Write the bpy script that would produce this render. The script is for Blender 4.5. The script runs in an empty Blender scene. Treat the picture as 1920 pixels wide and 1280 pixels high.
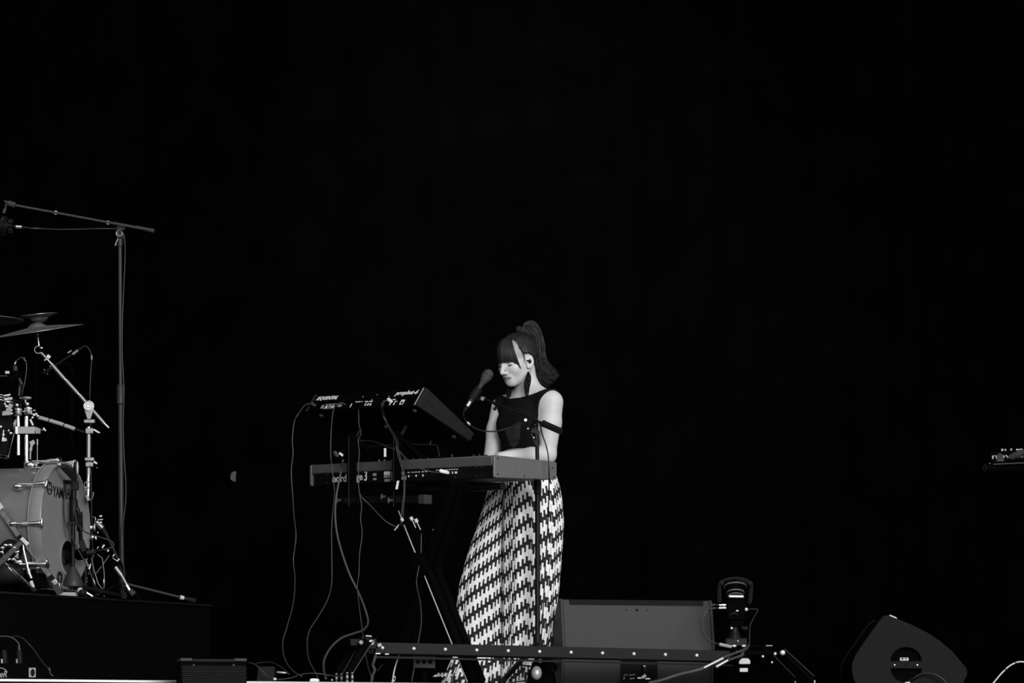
import bpy, bmesh, math, random
import numpy as np
from mathutils import Vector, Matrix
random.seed(7)
rng = np.random.default_rng(7)
SC = bpy.context.scene
COL = SC.collection
PI = math.pi

# ------------------------------------------------------------------ camera
F, YH, CZ = 6400.0, 1440.0, -0.35          # focal length in pixels of a 1920 wide frame, horizon row, camera height over the stage deck
cam_data = bpy.data.cameras.new('camera')
cam_data.sensor_width = 36.0
cam_data.lens = 36.0 * F / 1920.0
cam_data.shift_y = (YH - 640.0) / 1920.0
cam_data.clip_end = 200.0
cam = bpy.data.objects.new('camera', cam_data)
cam.location = (0, 0, CZ)
cam.rotation_euler = (PI / 2, 0, 0)
COL.objects.link(cam)
SC.camera = cam

# ------------------------------------------------------------------ world: overcast daylight outside the covered stage
W = bpy.data.worlds.new('overcast_sky')
SC.world = W
W.use_nodes = True
nt = W.node_tree
nt.nodes.clear()
wo = nt.nodes.new('ShaderNodeOutputWorld')
bg = nt.nodes.new('ShaderNodeBackground')
tc = nt.nodes.new('ShaderNodeTexCoord')
sx = nt.nodes.new('ShaderNodeSeparateXYZ')
rmp = nt.nodes.new('ShaderNodeValToRGB')
rmp.color_ramp.elements[0].position = 0.46
rmp.color_ramp.elements[0].color = (0.05, 0.05, 0.05, 1)
rmp.color_ramp.elements[1].position = 0.56
rmp.color_ramp.elements[1].color = (0.85, 0.85, 0.85, 1)
e = rmp.color_ramp.elements.new(1.0)
e.color = (1, 1, 1, 1)
mp = nt.nodes.new('ShaderNodeMapRange')
mp.inputs[1].default_value = -1
mp.inputs[2].default_value = 1
nt.links.new(tc.outputs['Generated'], sx.inputs[0])
nt.links.new(sx.outputs[2], mp.inputs[0])
nt.links.new(mp.outputs[0], rmp.inputs[0])
nt.links.new(rmp.outputs[0], bg.inputs[0])
nt.links.new(bg.outputs[0], wo.inputs[0])
bg.inputs[1].default_value = 1.0

# ------------------------------------------------------------------ big lights and exposure
def area_light(name, loc, target, size, energy):
    l = bpy.data.lights.new(name, 'AREA')
    l.shape = 'DISK'
    l.size = size
    l.energy = energy
    o = bpy.data.objects.new(name, l)
    o.location = loc
    o.rotation_euler = (Vector(target) - Vector(loc)).to_track_quat('-Z', 'Y').to_euler()
    COL.objects.link(o)
    return o
area_light('daylight_bank', (4.2, -2.0, 4.6), (0.0, 15.0, 0.9), 6.0, 3000)
def spot(name, loc, target, energy, ang, blend=1.0, r=0.2):
    l = bpy.data.lights.new(name, 'SPOT')
    l.energy = energy
    l.spot_size = math.radians(ang)
    l.spot_blend = blend
    l.shadow_soft_size = r
    o = bpy.data.objects.new(name, l)
    o.location = loc
    o.rotation_euler = (Vector(target) - Vector(loc)).to_track_quat('-Z', 'Y').to_euler()
    COL.objects.link(o)
    return o
spot('added_haze_glow', (0.6, 16.8, 6.3), (0.3, 21.5, 3.4), 1500, 44)  # added lamp; its glow on the drape stands in for haze
SC.view_settings.view_transform = 'Standard'
SC.view_settings.look = 'None'
SC.view_settings.gamma = 1.0
SC.view_settings.use_curve_mapping = False
SC.view_settings.exposure = 0.0

# ------------------------------------------------------------------ helpers
def P(px, py, d):
    return Vector(((px - 960.0) * d / F, d, CZ + (YH - py) * d / F))

def cr(pts, n=6, closed=False):
    """Catmull-Rom through points (Vectors)"""
    pts = [Vector(p) for p in pts]
    out = []
    N = len(pts)
    rngi = range(N if closed else N - 1)
    for i in rngi:
        p1, p2 = pts[i], pts[(i + 1) % N]
        p0 = pts[i - 1] if (i > 0 or closed) else p1 * 2 - p2
        p3 = pts[(i + 2) % N] if (i + 2 < N or closed) else p2 * 2 - p1
        for k in range(n):
            t = k / n
            out.append(0.5 * ((2 * p1) + (p2 - p0) * t + (2 * p0 - 5 * p1 + 4 * p2 - p3) * t * t + (3 * p1 - p0 - 3 * p2 + p3) * t ** 3))
    if not closed:
        out.append(pts[-1])
    return out

def basis(axis):
    a = Vector(axis).normalized()
    h = Vector((0, 0, 1)) if abs(a.z) < 0.9 else Vector((1, 0, 0))
    x = h.cross(a).normalized()
    y = a.cross(x).normalized()
    return x, y, a

class MB:
    def __init__(s):
        s.v, s.f, s.m = [], [], []
        s.mi = 0
    def add(s, vs, fs):
        o = len(s.v)
        s.v.extend([Vector(v) for v in vs])
        s.f.extend([tuple(i + o for i in f) for f in fs])
        s.m.extend([s.mi] * len(fs))
        return s
    def hexa(s, c):
        return s.add(c, [(3, 2, 1, 0), (4, 5, 6, 7), (0, 1, 5, 4), (1, 2, 6, 5), (2, 3, 7, 6), (3, 0, 4, 7)])
    def box(s, c, size, ax=None):
        c = Vector(c)
        X, Y, Z = ax if ax else (Vector((1, 0, 0)), Vector((0, 1, 0)), Vector((0, 0, 1)))
        a, b, h = size[0] / 2, size[1] / 2, size[2] / 2
        return s.hexa([c + X * i * a + Y * j * b + Z * k * h for k in (-1, 1) for i, j in ((-1, -1), (1, -1), (1, 1), (-1, 1))])
    def bar(s, p0, p1, w, h, up=(0, 0, 1)):
        p0, p1 = Vector(p0), Vector(p1)
        a = (p1 - p0).normalized()
        x = a.cross(Vector(up))
        if x.length < 1e-4:
            x = a.cross(Vector((0, 1, 0)))
        x.normalize()
        y = x.cross(a).normalized()
        return s.box((p0 + p1) / 2, ((p1 - p0).length, w, h), (a, x, y))
    def cyl(s, p0, p1, r0, r1=None, n=12, cap=True):
        r1 = r0 if r1 is None else r1
        p0, p1 = Vector(p0), Vector(p1)
        x, y, a = basis(p1 - p0)
        vs = []
        for p, r in ((p0, r0), (p1, r1)):
            for k in range(n):
                t = 2 * PI * k / n
                vs.append(p + x * math.cos(t) * r + y * math.sin(t) * r)
        fs = [(k, (k + 1) % n, n + (k + 1) % n, n + k) for k in range(n)]
        if cap:
            fs += [tuple(range(n - 1, -1, -1)), tuple(range(n, 2 * n))]
        return s.add(vs, fs)
    def tube(s, pts, r, n=8, closed=False):
        pts = [Vector(p) for p in pts]
        N = len(pts)
        rr = r if isinstance(r, (list, tuple)) else [r] * N
        t0 = (pts[1] - pts[0]).normalized()
        x, y, _ = basis(t0)
        vs = []
        for i, p in enumerate(pts):
            if closed:
                t = (pts[(i + 1) % N] - pts[i - 1]).normalized()
            else:
                t = (pts[min(i + 1, N - 1)] - pts[max(i - 1, 0)]).normalized()
            x = (x - t * x.dot(t))
            if x.length < 1e-6:
                x, _, _ = basis(t)
            x.normalize()
            y = t.cross(x)
            for k in range(n):
                a = 2 * PI * k / n
                vs.append(p + x * math.cos(a) * rr[i] + y * math.sin(a) * rr[i])
        fs = []
        for i in range(N if closed else N - 1):
            a, b = i * n, ((i + 1) % N) * n
            fs += [(a + k, a + (k + 1) % n, b + (k + 1) % n, b + k) for k in range(n)]
        if not closed:
            fs += [tuple(range(n - 1, -1, -1)), tuple(range((N - 1) * n, N * n))]
        return s.add(vs, fs)
    def lathe(s, prof, o, axis, n=32, cap=True):
        o = Vector(o)
        x, y, a = basis(axis)
        vs = []
        for r, h in prof:
            for k in range(n):
                t = 2 * PI * k / n
                vs.append(o + a * h + x * math.cos(t) * r + y * math.sin(t) * r)
        fs = []
        for i in range(len(prof) - 1):
            fs += [(i * n + k, i * n + (k + 1) % n, (i + 1) * n + (k + 1) % n, (i + 1) * n + k) for k in range(n)]
        if cap:
            fs += [tuple(range(n - 1, -1, -1)), tuple(range((len(prof) - 1) * n, len(prof) * n))]
        return s.add(vs, fs)
    def ball(s, c, r, n=14, m=8, ax=None):
        c = Vector(c)
        r = (r, r, r) if not isinstance(r, (tuple, list)) else r
        X, Y, Z = ax if ax else (Vector((1, 0, 0)), Vector((0, 1, 0)), Vector((0, 0, 1)))
        vs = [c - Z * r[2]]
        for i in range(1, m):
            ph = PI * i / m - PI / 2
            for k in range(n):
                t = 2 * PI * k / n
                vs.append(c + X * r[0] * math.cos(ph) * math.cos(t) + Y * r[1] * math.cos(ph) * math.sin(t) + Z * r[2] * math.sin(ph))
        vs.append(c + Z * r[2])
        fs = [(0, 1 + (k + 1) % n, 1 + k) for k in range(n)]
        for i in range(m - 2):
            a, b = 1 + i * n, 1 + (i + 1) * n
            fs += [(a + k, a + (k + 1) % n, b + (k + 1) % n, b + k) for k in range(n)]
        L = len(vs) - 1
        a = 1 + (m - 2) * n
        fs += [(a + k, a + (k + 1) % n, L) for k in range(n)]
        return s.add(vs, fs)
    def torus(s, c, axis, R, r, n=28, m=8, a0=0.0, a1=2 * PI):
        x, y, a = basis(axis)
        c = Vector(c)
        full = abs(a1 - a0 - 2 * PI) < 1e-6
        k = n if full else n + 1
        return s.tube([c + x * math.cos(a0 + (a1 - a0) * i / n) * R + y * math.sin(a0 + (a1 - a0) * i / n) * R for i in range(k)], r, m, full)
    def prism(s, poly, off):
        off = Vector(off)
        n = len(poly)
        vs = [Vector(p) for p in poly] + [Vector(p) + off for p in poly]
        fs = [tuple(range(n - 1, -1, -1)), tuple(range(n, 2 * n))] + [(k, (k + 1) % n, n + (k + 1) % n, n + k) for k in range(n)]
        return s.add(vs, fs)

def link_mesh(name, me, mats, parent=None, loc=None):
    o = bpy.data.objects.new(name, me)
    for m in (mats if isinstance(mats, (list, tuple)) else [mats]):
        me.materials.append(m)
    COL.objects.link(o)
    if parent is not None:
        o.parent = parent
    elif loc is not None:
        o.location = loc
    return o

def wloc(o):
    l = Vector((0, 0, 0))
    while o is not None:
        l += Vector(o.location)
        o = o.parent
    return l

def build(name, mb, mats, parent=None, loc=None, smooth=40, bevel=0.0, label=None, kind=None):
    """mb in world coordinates -> one mesh object; origin at its parent's origin, or at loc, or at its own base"""
    if parent is not None:
        org = wloc(parent)
    elif loc is not None:
        org = Vector(loc)
    else:
        n = len(mb.v)
        org = Vector((sum(v.x for v in mb.v) / n, sum(v.y for v in mb.v) / n, min(v.z for v in mb.v)))
    me = bpy.data.meshes.new(name)
    me.from_pydata([v - org for v in mb.v], [], mb.f)
    if any(mb.m):
        me.polygons.foreach_set('material_index', mb.m)
    bm = bmesh.new()
    bm.from_mesh(me)
    bmesh.ops.recalc_face_normals(bm, faces=bm.faces)
    bm.to_mesh(me)
    bm.free()
    if smooth:
        me.polygons.foreach_set('use_smooth', [True] * len(me.polygons))
        me.set_sharp_from_angle(angle=math.radians(smooth))
    me.update()
    o = link_mesh(name, me, mats, parent, org if parent is None else None)
    if bevel:
        b = o.modifiers.new('bevel', 'BEVEL')
        b.width = bevel
        b.segments = 2
        b.limit_method = 'ANGLE'
    if label:
        o['label'] = label
    if kind:
        o['kind'] = kind
    return o

def tag(o, label, cat, group=None):
    o['label'] = label
    o['category'] = cat
    if group:
        o['group'] = group
    return o

def thing(name, label, cat, loc, group=None):
    o = bpy.data.objects.new(name, None)
    o.empty_display_size = 0.05
    o.location = loc
    COL.objects.link(o)
    return tag(o, label, cat, group)

def struct(o):
    o['kind'] = 'structure'
    return o

def text_mb(txt, org, udir, vdir, width, height, shear=0.0, thick=0.0006, mirror=False):
    """lettering mapped into a width x height field that starts at org"""
    cu = bpy.data.curves.new('lettering', 'FONT')
    cu.body = txt
    cu.resolution_u = 3
    cu.extrude = 0.02
    cu.offset = 0.012
    ob = bpy.data.objects.new('lettering_source', cu)
    COL.objects.link(ob)
    dg = bpy.context.evaluated_depsgraph_get()
    me = bpy.data.meshes.new_from_object(ob.evaluated_get(dg))
    vs = [v.co.copy() for v in me.vertices]
    fs = [tuple(p.vertices) for p in me.polygons]
    bpy.data.objects.remove(ob)
    bpy.data.curves.remove(cu)
    bpy.data.meshes.remove(me)
    x0, x1 = min(v.x for v in vs), max(v.x for v in vs)
    y0, y1 = min(v.y for v in vs), max(v.y for v in vs)
    U, V = Vector(udir).normalized(), Vector(vdir).normalized()
    N = U.cross(V).normalized()
    mb = MB()
    mb.add([Vector(org) + U * ((v.x - x0) / (x1 - x0) * width + shear * (v.y - y0) / (y1 - y0) * height) + V * ((v.y - y0) / (y1 - y0) * height) + N * ((v.z + 0.02) / 0.04 * thick) for v in vs], fs)
    return mb

# ------------------------------------------------------------------ materials (procedural)
def mat(name, g, rough=0.5, metal=0.0, spec=0.5, bump=0.0, bscale=200.0, var=0.0, vscale=8.0, sheen=0.0, emit=0.0):
    m = bpy.data.materials.new(name)
    m.use_nodes = True
    n = m.node_tree
    b = n.nodes['Principled BSDF']
    b.inputs['Base Color'].default_value = (g, g, g, 1)
    b.inputs['Roughness'].default_value = rough
    b.inputs['Metallic'].default_value = metal
    b.inputs['Specular IOR Level'].default_value = spec
    if sheen:
        b.inputs['Sheen Weight'].default_value = sheen
    if var or bump:
        t = n.nodes.new('ShaderNodeTexCoord')
    if var:
        z = n.nodes.new('ShaderNodeTexNoise')
        z.inputs['Scale'].default_value = vscale
        z.inputs['Detail'].default_value = 5
        r = n.nodes.new('ShaderNodeValToRGB')
        r.color_ramp.elements[0].position = 0.3
        r.color_ramp.elements[1].position = 0.7
        a, c = g * (1 - var), g * (1 + var)
        r.color_ramp.elements[0].color = (a, a, a, 1)
        r.color_ramp.elements[1].color = (c, c, c, 1)
        n.links.new(t.outputs['Object'], z.inputs['Vector'])
        n.links.new(z.outputs['Fac'], r.inputs[0])
        n.links.new(r.outputs[0], b.inputs['Base Color'])
    if bump:
        z = n.nodes.new('ShaderNodeTexNoise')
        z.inputs['Scale'].default_value = bscale
        q = n.nodes.new('ShaderNodeBump')
        q.inputs['Strength'].default_value = bump
        q.inputs['Distance'].default_value = 0.002
        n.links.new(t.outputs['Object'], z.inputs['Vector'])
        n.links.new(z.outputs['Fac'], q.inputs['Height'])
        n.links.new(q.outputs[0], b.inputs['Normal'])
    return m

M = {}
M['drape'] = mat('black_drape', 0.0009, 1.0, spec=0.0, var=0.3, vscale=3)
M['deck'] = mat('black_stage_deck', 0.006, 0.7, spec=0.2, var=0.3)
M['pit'] = mat('pale_ground', 0.22, 0.9, spec=0.1, var=0.4)
M['alu'] = mat('brushed_aluminium', 0.36, 0.42, 1.0)
M['chrome'] = mat('chrome', 0.82, 0.16, 1.0)
M['satin'] = mat('satin_steel', 0.22, 0.48, 1.0)
M['black'] = mat('black_powder_coat', 0.003, 0.45, spec=0.14, bump=0.05)
M['matte'] = mat('matte_black', 0.0009, 0.8, spec=0.025)
M['rubber'] = mat('black_rubber', 0.0055, 0.65, spec=0.12)
M['standp'] = mat('grey_black_stand_paint', 0.019, 0.5, spec=0.3)
M['greyrub'] = mat('worn_rubber', 0.024, 0.7, spec=0.3)
M['white'] = mat('white_print', 0.62, 0.55)
M['greyprint'] = mat('grey_print', 0.22, 0.6)
M['tape'] = mat('white_tape', 0.42, 0.6, var=0.1, vscale=60)
M['cable'] = mat('cable_jacket', 0.014, 0.45, spec=0.5)
M['cable_grey'] = mat('grey_cable_jacket', 0.03, 0.5, spec=0.5)
M['cable_black'] = mat('black_cable_jacket', 0.004, 0.5, spec=0.4)
M['cable_white'] = mat('white_cable_jacket', 0.4, 0.5)
M['strip'] = mat('painted_metal_shell', 0.062, 0.45, spec=0.4, var=0.12, vscale=20)
M['endp'] = mat('painted_end_panel', 0.078, 0.4, spec=0.4, var=0.06, vscale=30)
M['wood'] = mat('dark_wood_cheek', 0.0075, 0.55, spec=0.12, var=0.25, vscale=40)
M['skin'] = mat('skin', 0.45, 0.5, spec=0.35, var=0.03, vscale=30)
def masked_skin():
    m = M['skin']
    n = m.node_tree
    b = n.nodes['Principled BSDF']
    src = b.inputs['Base Color'].links[0].from_socket
    for nm, g in (('lip_and_shade_tint', .19), ('hair_and_shade_tint', .012)):  # lip and hair colour, plus painted mouth and eye shade
        at = n.nodes.new('ShaderNodeAttribute')
        at.attribute_name = nm
        mx = n.nodes.new('ShaderNodeMix')
        mx.data_type = 'RGBA'
        n.links.new(at.outputs['Fac'], mx.inputs[0])
        n.links.new(src, mx.inputs[6])
        mx.inputs[7].default_value = (g, g, g, 1)
        src = mx.outputs[2]
    n.links.new(src, b.inputs['Base Color'])
masked_skin()
M['lip'] = mat('lip', 0.19, 0.4)
M['hair'] = mat('dark_hair', 0.0075, 0.42, spec=0.22)
M['hairl'] = mat('lighter_hair_strands', 0.021, 0.42, spec=0.3)
M['cloth'] = mat('black_knit', 0.0045, 0.9, spec=0.06, bump=0.3, bscale=500)
M['sheer'] = mat('sheer_black_mesh_over_skin', 0.05, 0.9, spec=0.1)
M['drum'] = mat('silver_sparkle_lacquer', 0.09, 0.32, spec=0.5, var=0.08, vscale=250)
M['hoop'] = mat('lacquered_hoop', 0.14, 0.35, spec=0.5, var=0.05, vscale=60)
M['head'] = mat('coated_drum_head', 0.155, 0.5, spec=0.4, var=0.06, vscale=7)
M['headr'] = mat('reinforcement_ring', 0.19, 0.5)
M['ink'] = mat('black_ink', 0.003, 0.7, spec=0.08)
M['bronze'] = mat('cymbal_bronze', 0.3, 0.42, 0.85, var=0.2, vscale=30)
M['wedge'] = mat('textured_cabinet_paint', 0.032, 0.7, spec=0.25, bump=0.25, bscale=350, var=0.05, vscale=100)
M['wedge2'] = mat('dark_textured_cabinet_paint', 0.0052, 0.75, spec=0.12, bump=0.25, bscale=350, var=0.1, vscale=100)
M['rail'] = mat('dark_anodised_track', 0.010, 0.55, 0.0, spec=0.10)
M['boltm'] = mat('zinc_bolt', 0.6, 0.45, 0.6)
M['lensr'] = mat('grey_lens_ring', .09, .4, spec=.5)
M['dullpale'] = mat('dull_pale_grey', .085, .8, spec=.1)
M['legsteel'] = mat('brushed_leg_steel', .10, .45, 1.0, var=.3, vscale=40)
M['glass'] = mat('coated_lens', 0.02, 0.05, spec=1.0)

# ================================================================== the setting
SA = math.radians(21)
SU = Vector((math.cos(SA), math.sin(SA), 0))
SV = Vector((-math.sin(SA), math.cos(SA), 0))
E0 = Vector((-2.0, 13.33, 0))
UZ = Vector((0, 0, 1))
def S(u, v, z=0):
    return E0 + SU * u + SV * v + UZ * z
mb = MB()
mb.hexa([S(-7, 0, -0.08), S(11, 0, -0.08), S(11, 9, -0.08), S(-7, 9, -0.08), S(-7, 0, 0), S(11, 0, 0), S(11, 9, 0), S(-7, 9, 0)])
struct(build('floor', mb, M['deck'], loc=S(2, 4), smooth=0))
mb = MB()
mb.hexa([S(-7, .04, -1.7), S(11, .04, -1.7), S(11, .08, -1.7), S(-7, .08, -1.7), S(-7, .05, -.08), S(11, .05, -.08), S(11, .08, -.08), S(-7, .08, -.08)])
struct(build('wall_front', mb, M['drape'], loc=S(2, 0, -1.7), smooth=0))
mb = MB()
mb.box((0, 10, -1.75), (60, 60, .1))
struct(build('ground', mb, M['pit'], loc=(0, 10, -1.7), smooth=0))
# back drape with folds
mb = MB()
NC = 700
vs = []
ph = 0.0
for i in range(NC + 1):
    u = -7 + 18 * i / NC
    w = 0.018 * math.sin(u * 21 + 0.9 * math.sin(u * 3.1)) + 0.02 * math.sin(u * 9.3 + 1.2)
    for z in (0.0, 3.5, 7.0):
        vs.append(S(u, 7.6 + w * (0.8 + 0.05 * z), z))
fs = [(i * 3 + k, (i + 1) * 3 + k, (i + 1) * 3 + k + 1, i * 3 + k + 1) for i in range(NC) for k in range(2)]
mb.add(vs, fs)
struct(build('wall_back', mb, M['drape'], loc=S(2, 7.6), smooth=80))
for nm, u in (('wall_left', -7.0), ('wall_right', 11.0)):
    mb = MB()
    mb.hexa([S(u, .6, 0), S(u + .05, .6, 0), S(u + .05, 9, 0), S(u, 9, 0), S(u, .6, 7), S(u + .05, .6, 7), S(u + .05, 9, 7), S(u, 9, 7)])
    struct(build(nm, mb, M['drape'], loc=S(u, 4), smooth=0))
mb = MB()
mb.hexa([S(-7, .4, 7), S(11, .4, 7), S(11, 9, 7), S(-7, 9, 7), S(-7, .4, 7.15), S(11, .4, 7.15), S(11, 9, 7.15), S(-7, 9, 7.15)])
struct(build('ceiling', mb, M['drape'], loc=S(2, 4, 7), smooth=0))
# bright nosing along the stage edge
mb = MB()
mb.hexa([S(-7, -.012, -.012), S(11, -.012, -.012), S(11, .03, -.012), S(-7, .03, -.012), S(-7, -.012, .0), S(11, -.012, .0), S(11, .03, .0), S(-7, .03, .0)])
struct(build('trim_1', mb, M['alu'], loc=S(2, 0, -.012), smooth=0, bevel=.002))

# low ledge in front of the stage that carries the front fill
mb = MB()
mb.hexa([S(-7, -.75, -1.7), S(11, -.75, -1.7), S(11, .04, -1.7), S(-7, .04, -1.7), S(-7, -.75, -.12), S(11, -.75, -.12), S(11, .04, -.12), S(-7, .04, -.12)])
struct(build('trim_2', mb, M['drape'], loc=S(2, -.4, -1.7), smooth=0))

# small pale patch set against the drape
p = P(437, 893, 21.0)
mb = MB()
t = E0 + SU * ((p - E0).dot(SU)) + SV * 7.48
t.z = CZ + (YH - 893) * t.y / F
k = t.y / F
t.x = (437 - 960) * t.y / F
mb.prism([t + SU * x * k + UZ * y * k for x, y in ((-5, -6), (2, -10), (5, -9), (5, 0), (6, 9), (2, 10), (-4, 6), (-5.5, 0))], -SV * .004)
tag(build('pale_patch', mb, M['dullpale']), 'small pale patch on the black backdrop', 'tape')

# ================================================================== two keyboards and their stand
KP = math.radians(50)
KL = Vector((-math.cos(KP), math.sin(KP), 0))     # along the keyboards, from the near end to the far end
KN = Vector((math.sin(KP), math.cos(KP), 0))      # from the back panel towards the player
def kd(px, off=0.0):
    """depth of the point at column px on the line of the lower keyboard's back panel"""
    x0, d0 = -0.0793 - KN.x * off, 14.5 - KN.y * off
    c = (px - 960) / F
    t = (c * d0 - x0) / (KL.x - c * KL.y)
    return d0 + KL.y * t
def kp(px, py, off=0.0):
    return P(px, py, kd(px, off))

# ---- lower keyboard (stage piano)
A_b, A_t = P(925, 895.5, 14.5), P(925, 853, 14.5)
B_b, B_t = P(585, 911, 15.486), P(585, 871, 15.486)
Wd = 0.345
C_b, C_t = A_b + KN * Wd, A_t + KN * Wd
C_b.z = CZ + (YH - 899) * C_b.y / F
C_t.z = CZ + (YH - 866) * C_t.y / F
D_b, D_t = B_b + (C_b - A_b), B_t + (C_t - A_t)
base = (A_b + D_b) / 2
sp = thing('stage_piano', 'long grey shelled stage piano on the lower tier in front of the singer', 'keyboard', base)
def bil(u, v, w=0.0):
    """u along the back panel from its far left end, v up, w out towards the audience"""
    lo = B_b.lerp(A_b, u)
    hi = B_t.lerp(A_t, u)
    return lo.lerp(hi, v) - KN * w
def mid(a, b, t):
    return a.lerp(b, t)
mb = MB()
# back panel recess (black) and lower chassis
mb.hexa([bil(.006, .0, -.004), bil(.994, 0, -.004), D_b.lerp(C_b, .994), D_b.lerp(C_b, .006), bil(.006, .56, -.004), bil(.994, .56, -.004), D_b.lerp(D_t, .5).lerp(C_b.lerp(C_t, .5), .994), D_b.lerp(D_t, .5).lerp(C_b.lerp(C_t, .5), .006)])
build('chassis', mb, M['black'], sp, bevel=.003)
mb = MB()
# upper metal shell: from the back panel forward as far as the keys
q = 0.52
def top_at(u, s, h=1.0):
    a = B_t.lerp(A_t, u)
    b = D_t.lerp(C_t, u)
    lo = B_b.lerp(A_b, u).lerp(D_b.lerp(C_b, u), s)
    return lo.lerp(a.lerp(b, s), h)
mb.hexa([bil(.004, .54, .003), bil(.996, .54, .003), top_at(.996, q, .54), top_at(.004, q, .54), bil(.004, 1, .003), bil(.996, 1, .003), top_at(.996, q), top_at(.004, q)])
build('top_shell', mb, M['strip'], sp, bevel=.006)
for u, nm in ((0.0, 'far'), (1.0, 'near')):
    mb = MB()
    a, b, c, d_ = (A_b, A_t, C_t, C_b) if u else (B_b, B_t, D_t, D_b)
    s = -KL if u else KL
    pts = []
    r = .007
    for p0, p1, p2 in ((a, d_, b), (d_, c, a), (c, b, d_), (b, a, c)):
        pass
    quad = [a - KN * .004, d_, c, b - KN * .004]
    poly = []
    for i in range(4):
        p0, p1, p2 = quad[i - 1], quad[i], quad[(i + 1) % 4]
        e1, e2 = (p0 - p1).normalized(), (p2 - p1).normalized()
        for t in (1.0, .35, .0):
            pass
        poly += [p1 + e1 * r, p1 + (e1 + e2) * r * .3, p1 + e2 * r]
    mb.prism(poly, s * .012)
    pa = build('end_panel', mb, M['endp'], sp, bevel=.0015)
    if u:
        for fs_, fv in ((.04, .16), (.04, .86), (.47, .13), (.93, .62), (.95, .13)):
            mb = MB()
            p = a.lerp(d_, fs_).lerp(b.lerp(c, fs_), fv) + s * .012
            mb.cyl(p, p + s * .002, .0032, n=8)
            build('screw', mb, M['ink'], pa)
mb = MB()
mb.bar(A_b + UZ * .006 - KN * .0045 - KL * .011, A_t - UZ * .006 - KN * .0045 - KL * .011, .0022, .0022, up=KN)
build('corner_glint', mb, M['greyprint'], sp)  # pale strip added as a painted highlight down the corner
# keys: white and black, each its own
nw = 52
k0, k1 = .035, .985
for i in range(nw):
    ua, ub = k0 + (k1 - k0) * i / nw, k0 + (k1 - k0) * (i + .93) / nw
    mb = MB()
    mb.hexa([top_at(ua, .54, .56), top_at(ub, .54, .56), top_at(ub, .985, .5), top_at(ua, .985, .5), top_at(ua, .54, .84), top_at(ub, .54, .84), top_at(ub, .985, .84), top_at(ua, .985, .84)])
    build('white_key', mb, M['white'], sp, smooth=0)
    if i % 7 not in (1, 4) and i < nw - 1:
        uc = k0 + (k1 - k0) * (i + .97) / nw
        mb = MB()
        w_ = .0045
        mb.hexa([top_at(uc - w_, .54, .84), top_at(uc + w_, .54, .84), top_at(uc + w_, .82, .84), top_at(uc - w_, .82, .84), top_at(uc - w_ * .8, .54, 1.0), top_at(uc + w_ * .8, .54, 1.0), top_at(uc + w_ * .8, .80, .97), top_at(uc - w_ * .8, .80, .97)])
        build('black_key', mb, M['ink'], sp, smooth=0)
# controls standing on the top
for u, h, dk in ((.33, .014, 0), (.36, .013, 0), (.405, .012, 0), (.47, .016, 1), (.52, .012, 1), (.56, .01, 1), (.60, .011, 1), (.73, .02, 1), (.845, .014, 1), (.875, .014, 1), (.91, .01, 1), (.955, .012, 0), (.97, .012, 0)):
    mb = MB()
    p = top_at(u, .16)
    mb.cyl(p, p + UZ * h, .008 if dk else .003, n=10)
    build('control_knob' if dk else 'drawbar', mb, M['black'] if dk else M['greyprint'], sp)
# back panel prints and sockets
def print_on(name, u, v, w, h, m, thick=.001, parent=sp):
    mb = MB()
    mb.prism([bil(u, v, .0015), bil(u + w, v, .0015), bil(u + w, v + h, .0015), bil(u, v + h, .0015)], -KN * thick)
    return build(name, mb, m, parent, smooth=0)
U_, V_ = (A_b - B_b).normalized(), (A_t - A_b).normalized()
Lk = (A_b - B_b).length
Hk = .0965
def place_text(txt, u, v, wm, hm, shear, m, parent=sp, w=.0):
    mb = text_mb(txt, bil(u, v, -.0025), U_, V_, wm, hm, shear, .001)
    return build('lettering', mb, m, parent, smooth=0)
place_text('nord', .118, .13, .103, .034, 0.0, M['white'])
place_text('stage', .212, .06, .100, .038, 0.0, M['white'])
place_text('3', .300, .13, .019, .045, 0.0, M['white'])
for (u, v, w, h, m) in ((.352, .33, .02, .13, 'greyprint'), (.354, .14, .018, .10, 'greyprint')):
    print_on('connector_print', u, v, w, h, M[m])
for (u, v, w, h, m) in ((.40, .36, .035, .15, 'white'), (.40, .22, .035, .13, 'greyprint'), (.403, .04, .032, .13, 'greyprint'), (.441, .1, .012, .40, 'greyprint'), (.478, .1, .045, .16, 'greyprint'), (.478, .32, .035, .14, 'greyprint')):
    print_on('connector_print', u + .015, v, w, h, M[m])
for i, u in enumerate((.545, .567, .585, .602, .622, .64)):
    print_on('connector_print', u, .40, .011, .035, M['white'])
    if i % 2 == 0:
        print_on('connector_print', u + .004, .20, .006, .10, M['white'])
for i in range(9):
    print_on('connector_print', .70 + i * .0135, .44, .0085, .03, M['white'])
for u in (.785, .80, .807):
    print_on('connector_print', u, .26, .005, .1, M['white'])
for u in (.09, .80, .91, .94):
    for v in (.12, .5):
        p = bil(u, v, -.002)
        mb = MB()
        mb.cyl(p, p - KN * .003, .003, n=8)
        build('screw', mb, M['satin'], sp)
for i in range(14):
    p = bil(.53 + .022 * i, .28, -.003)
    mb = MB()
    mb.torus(p, -KN, .0065, .0016, 12, 6)
    build('jack_socket', mb, M['black'], sp)

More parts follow.
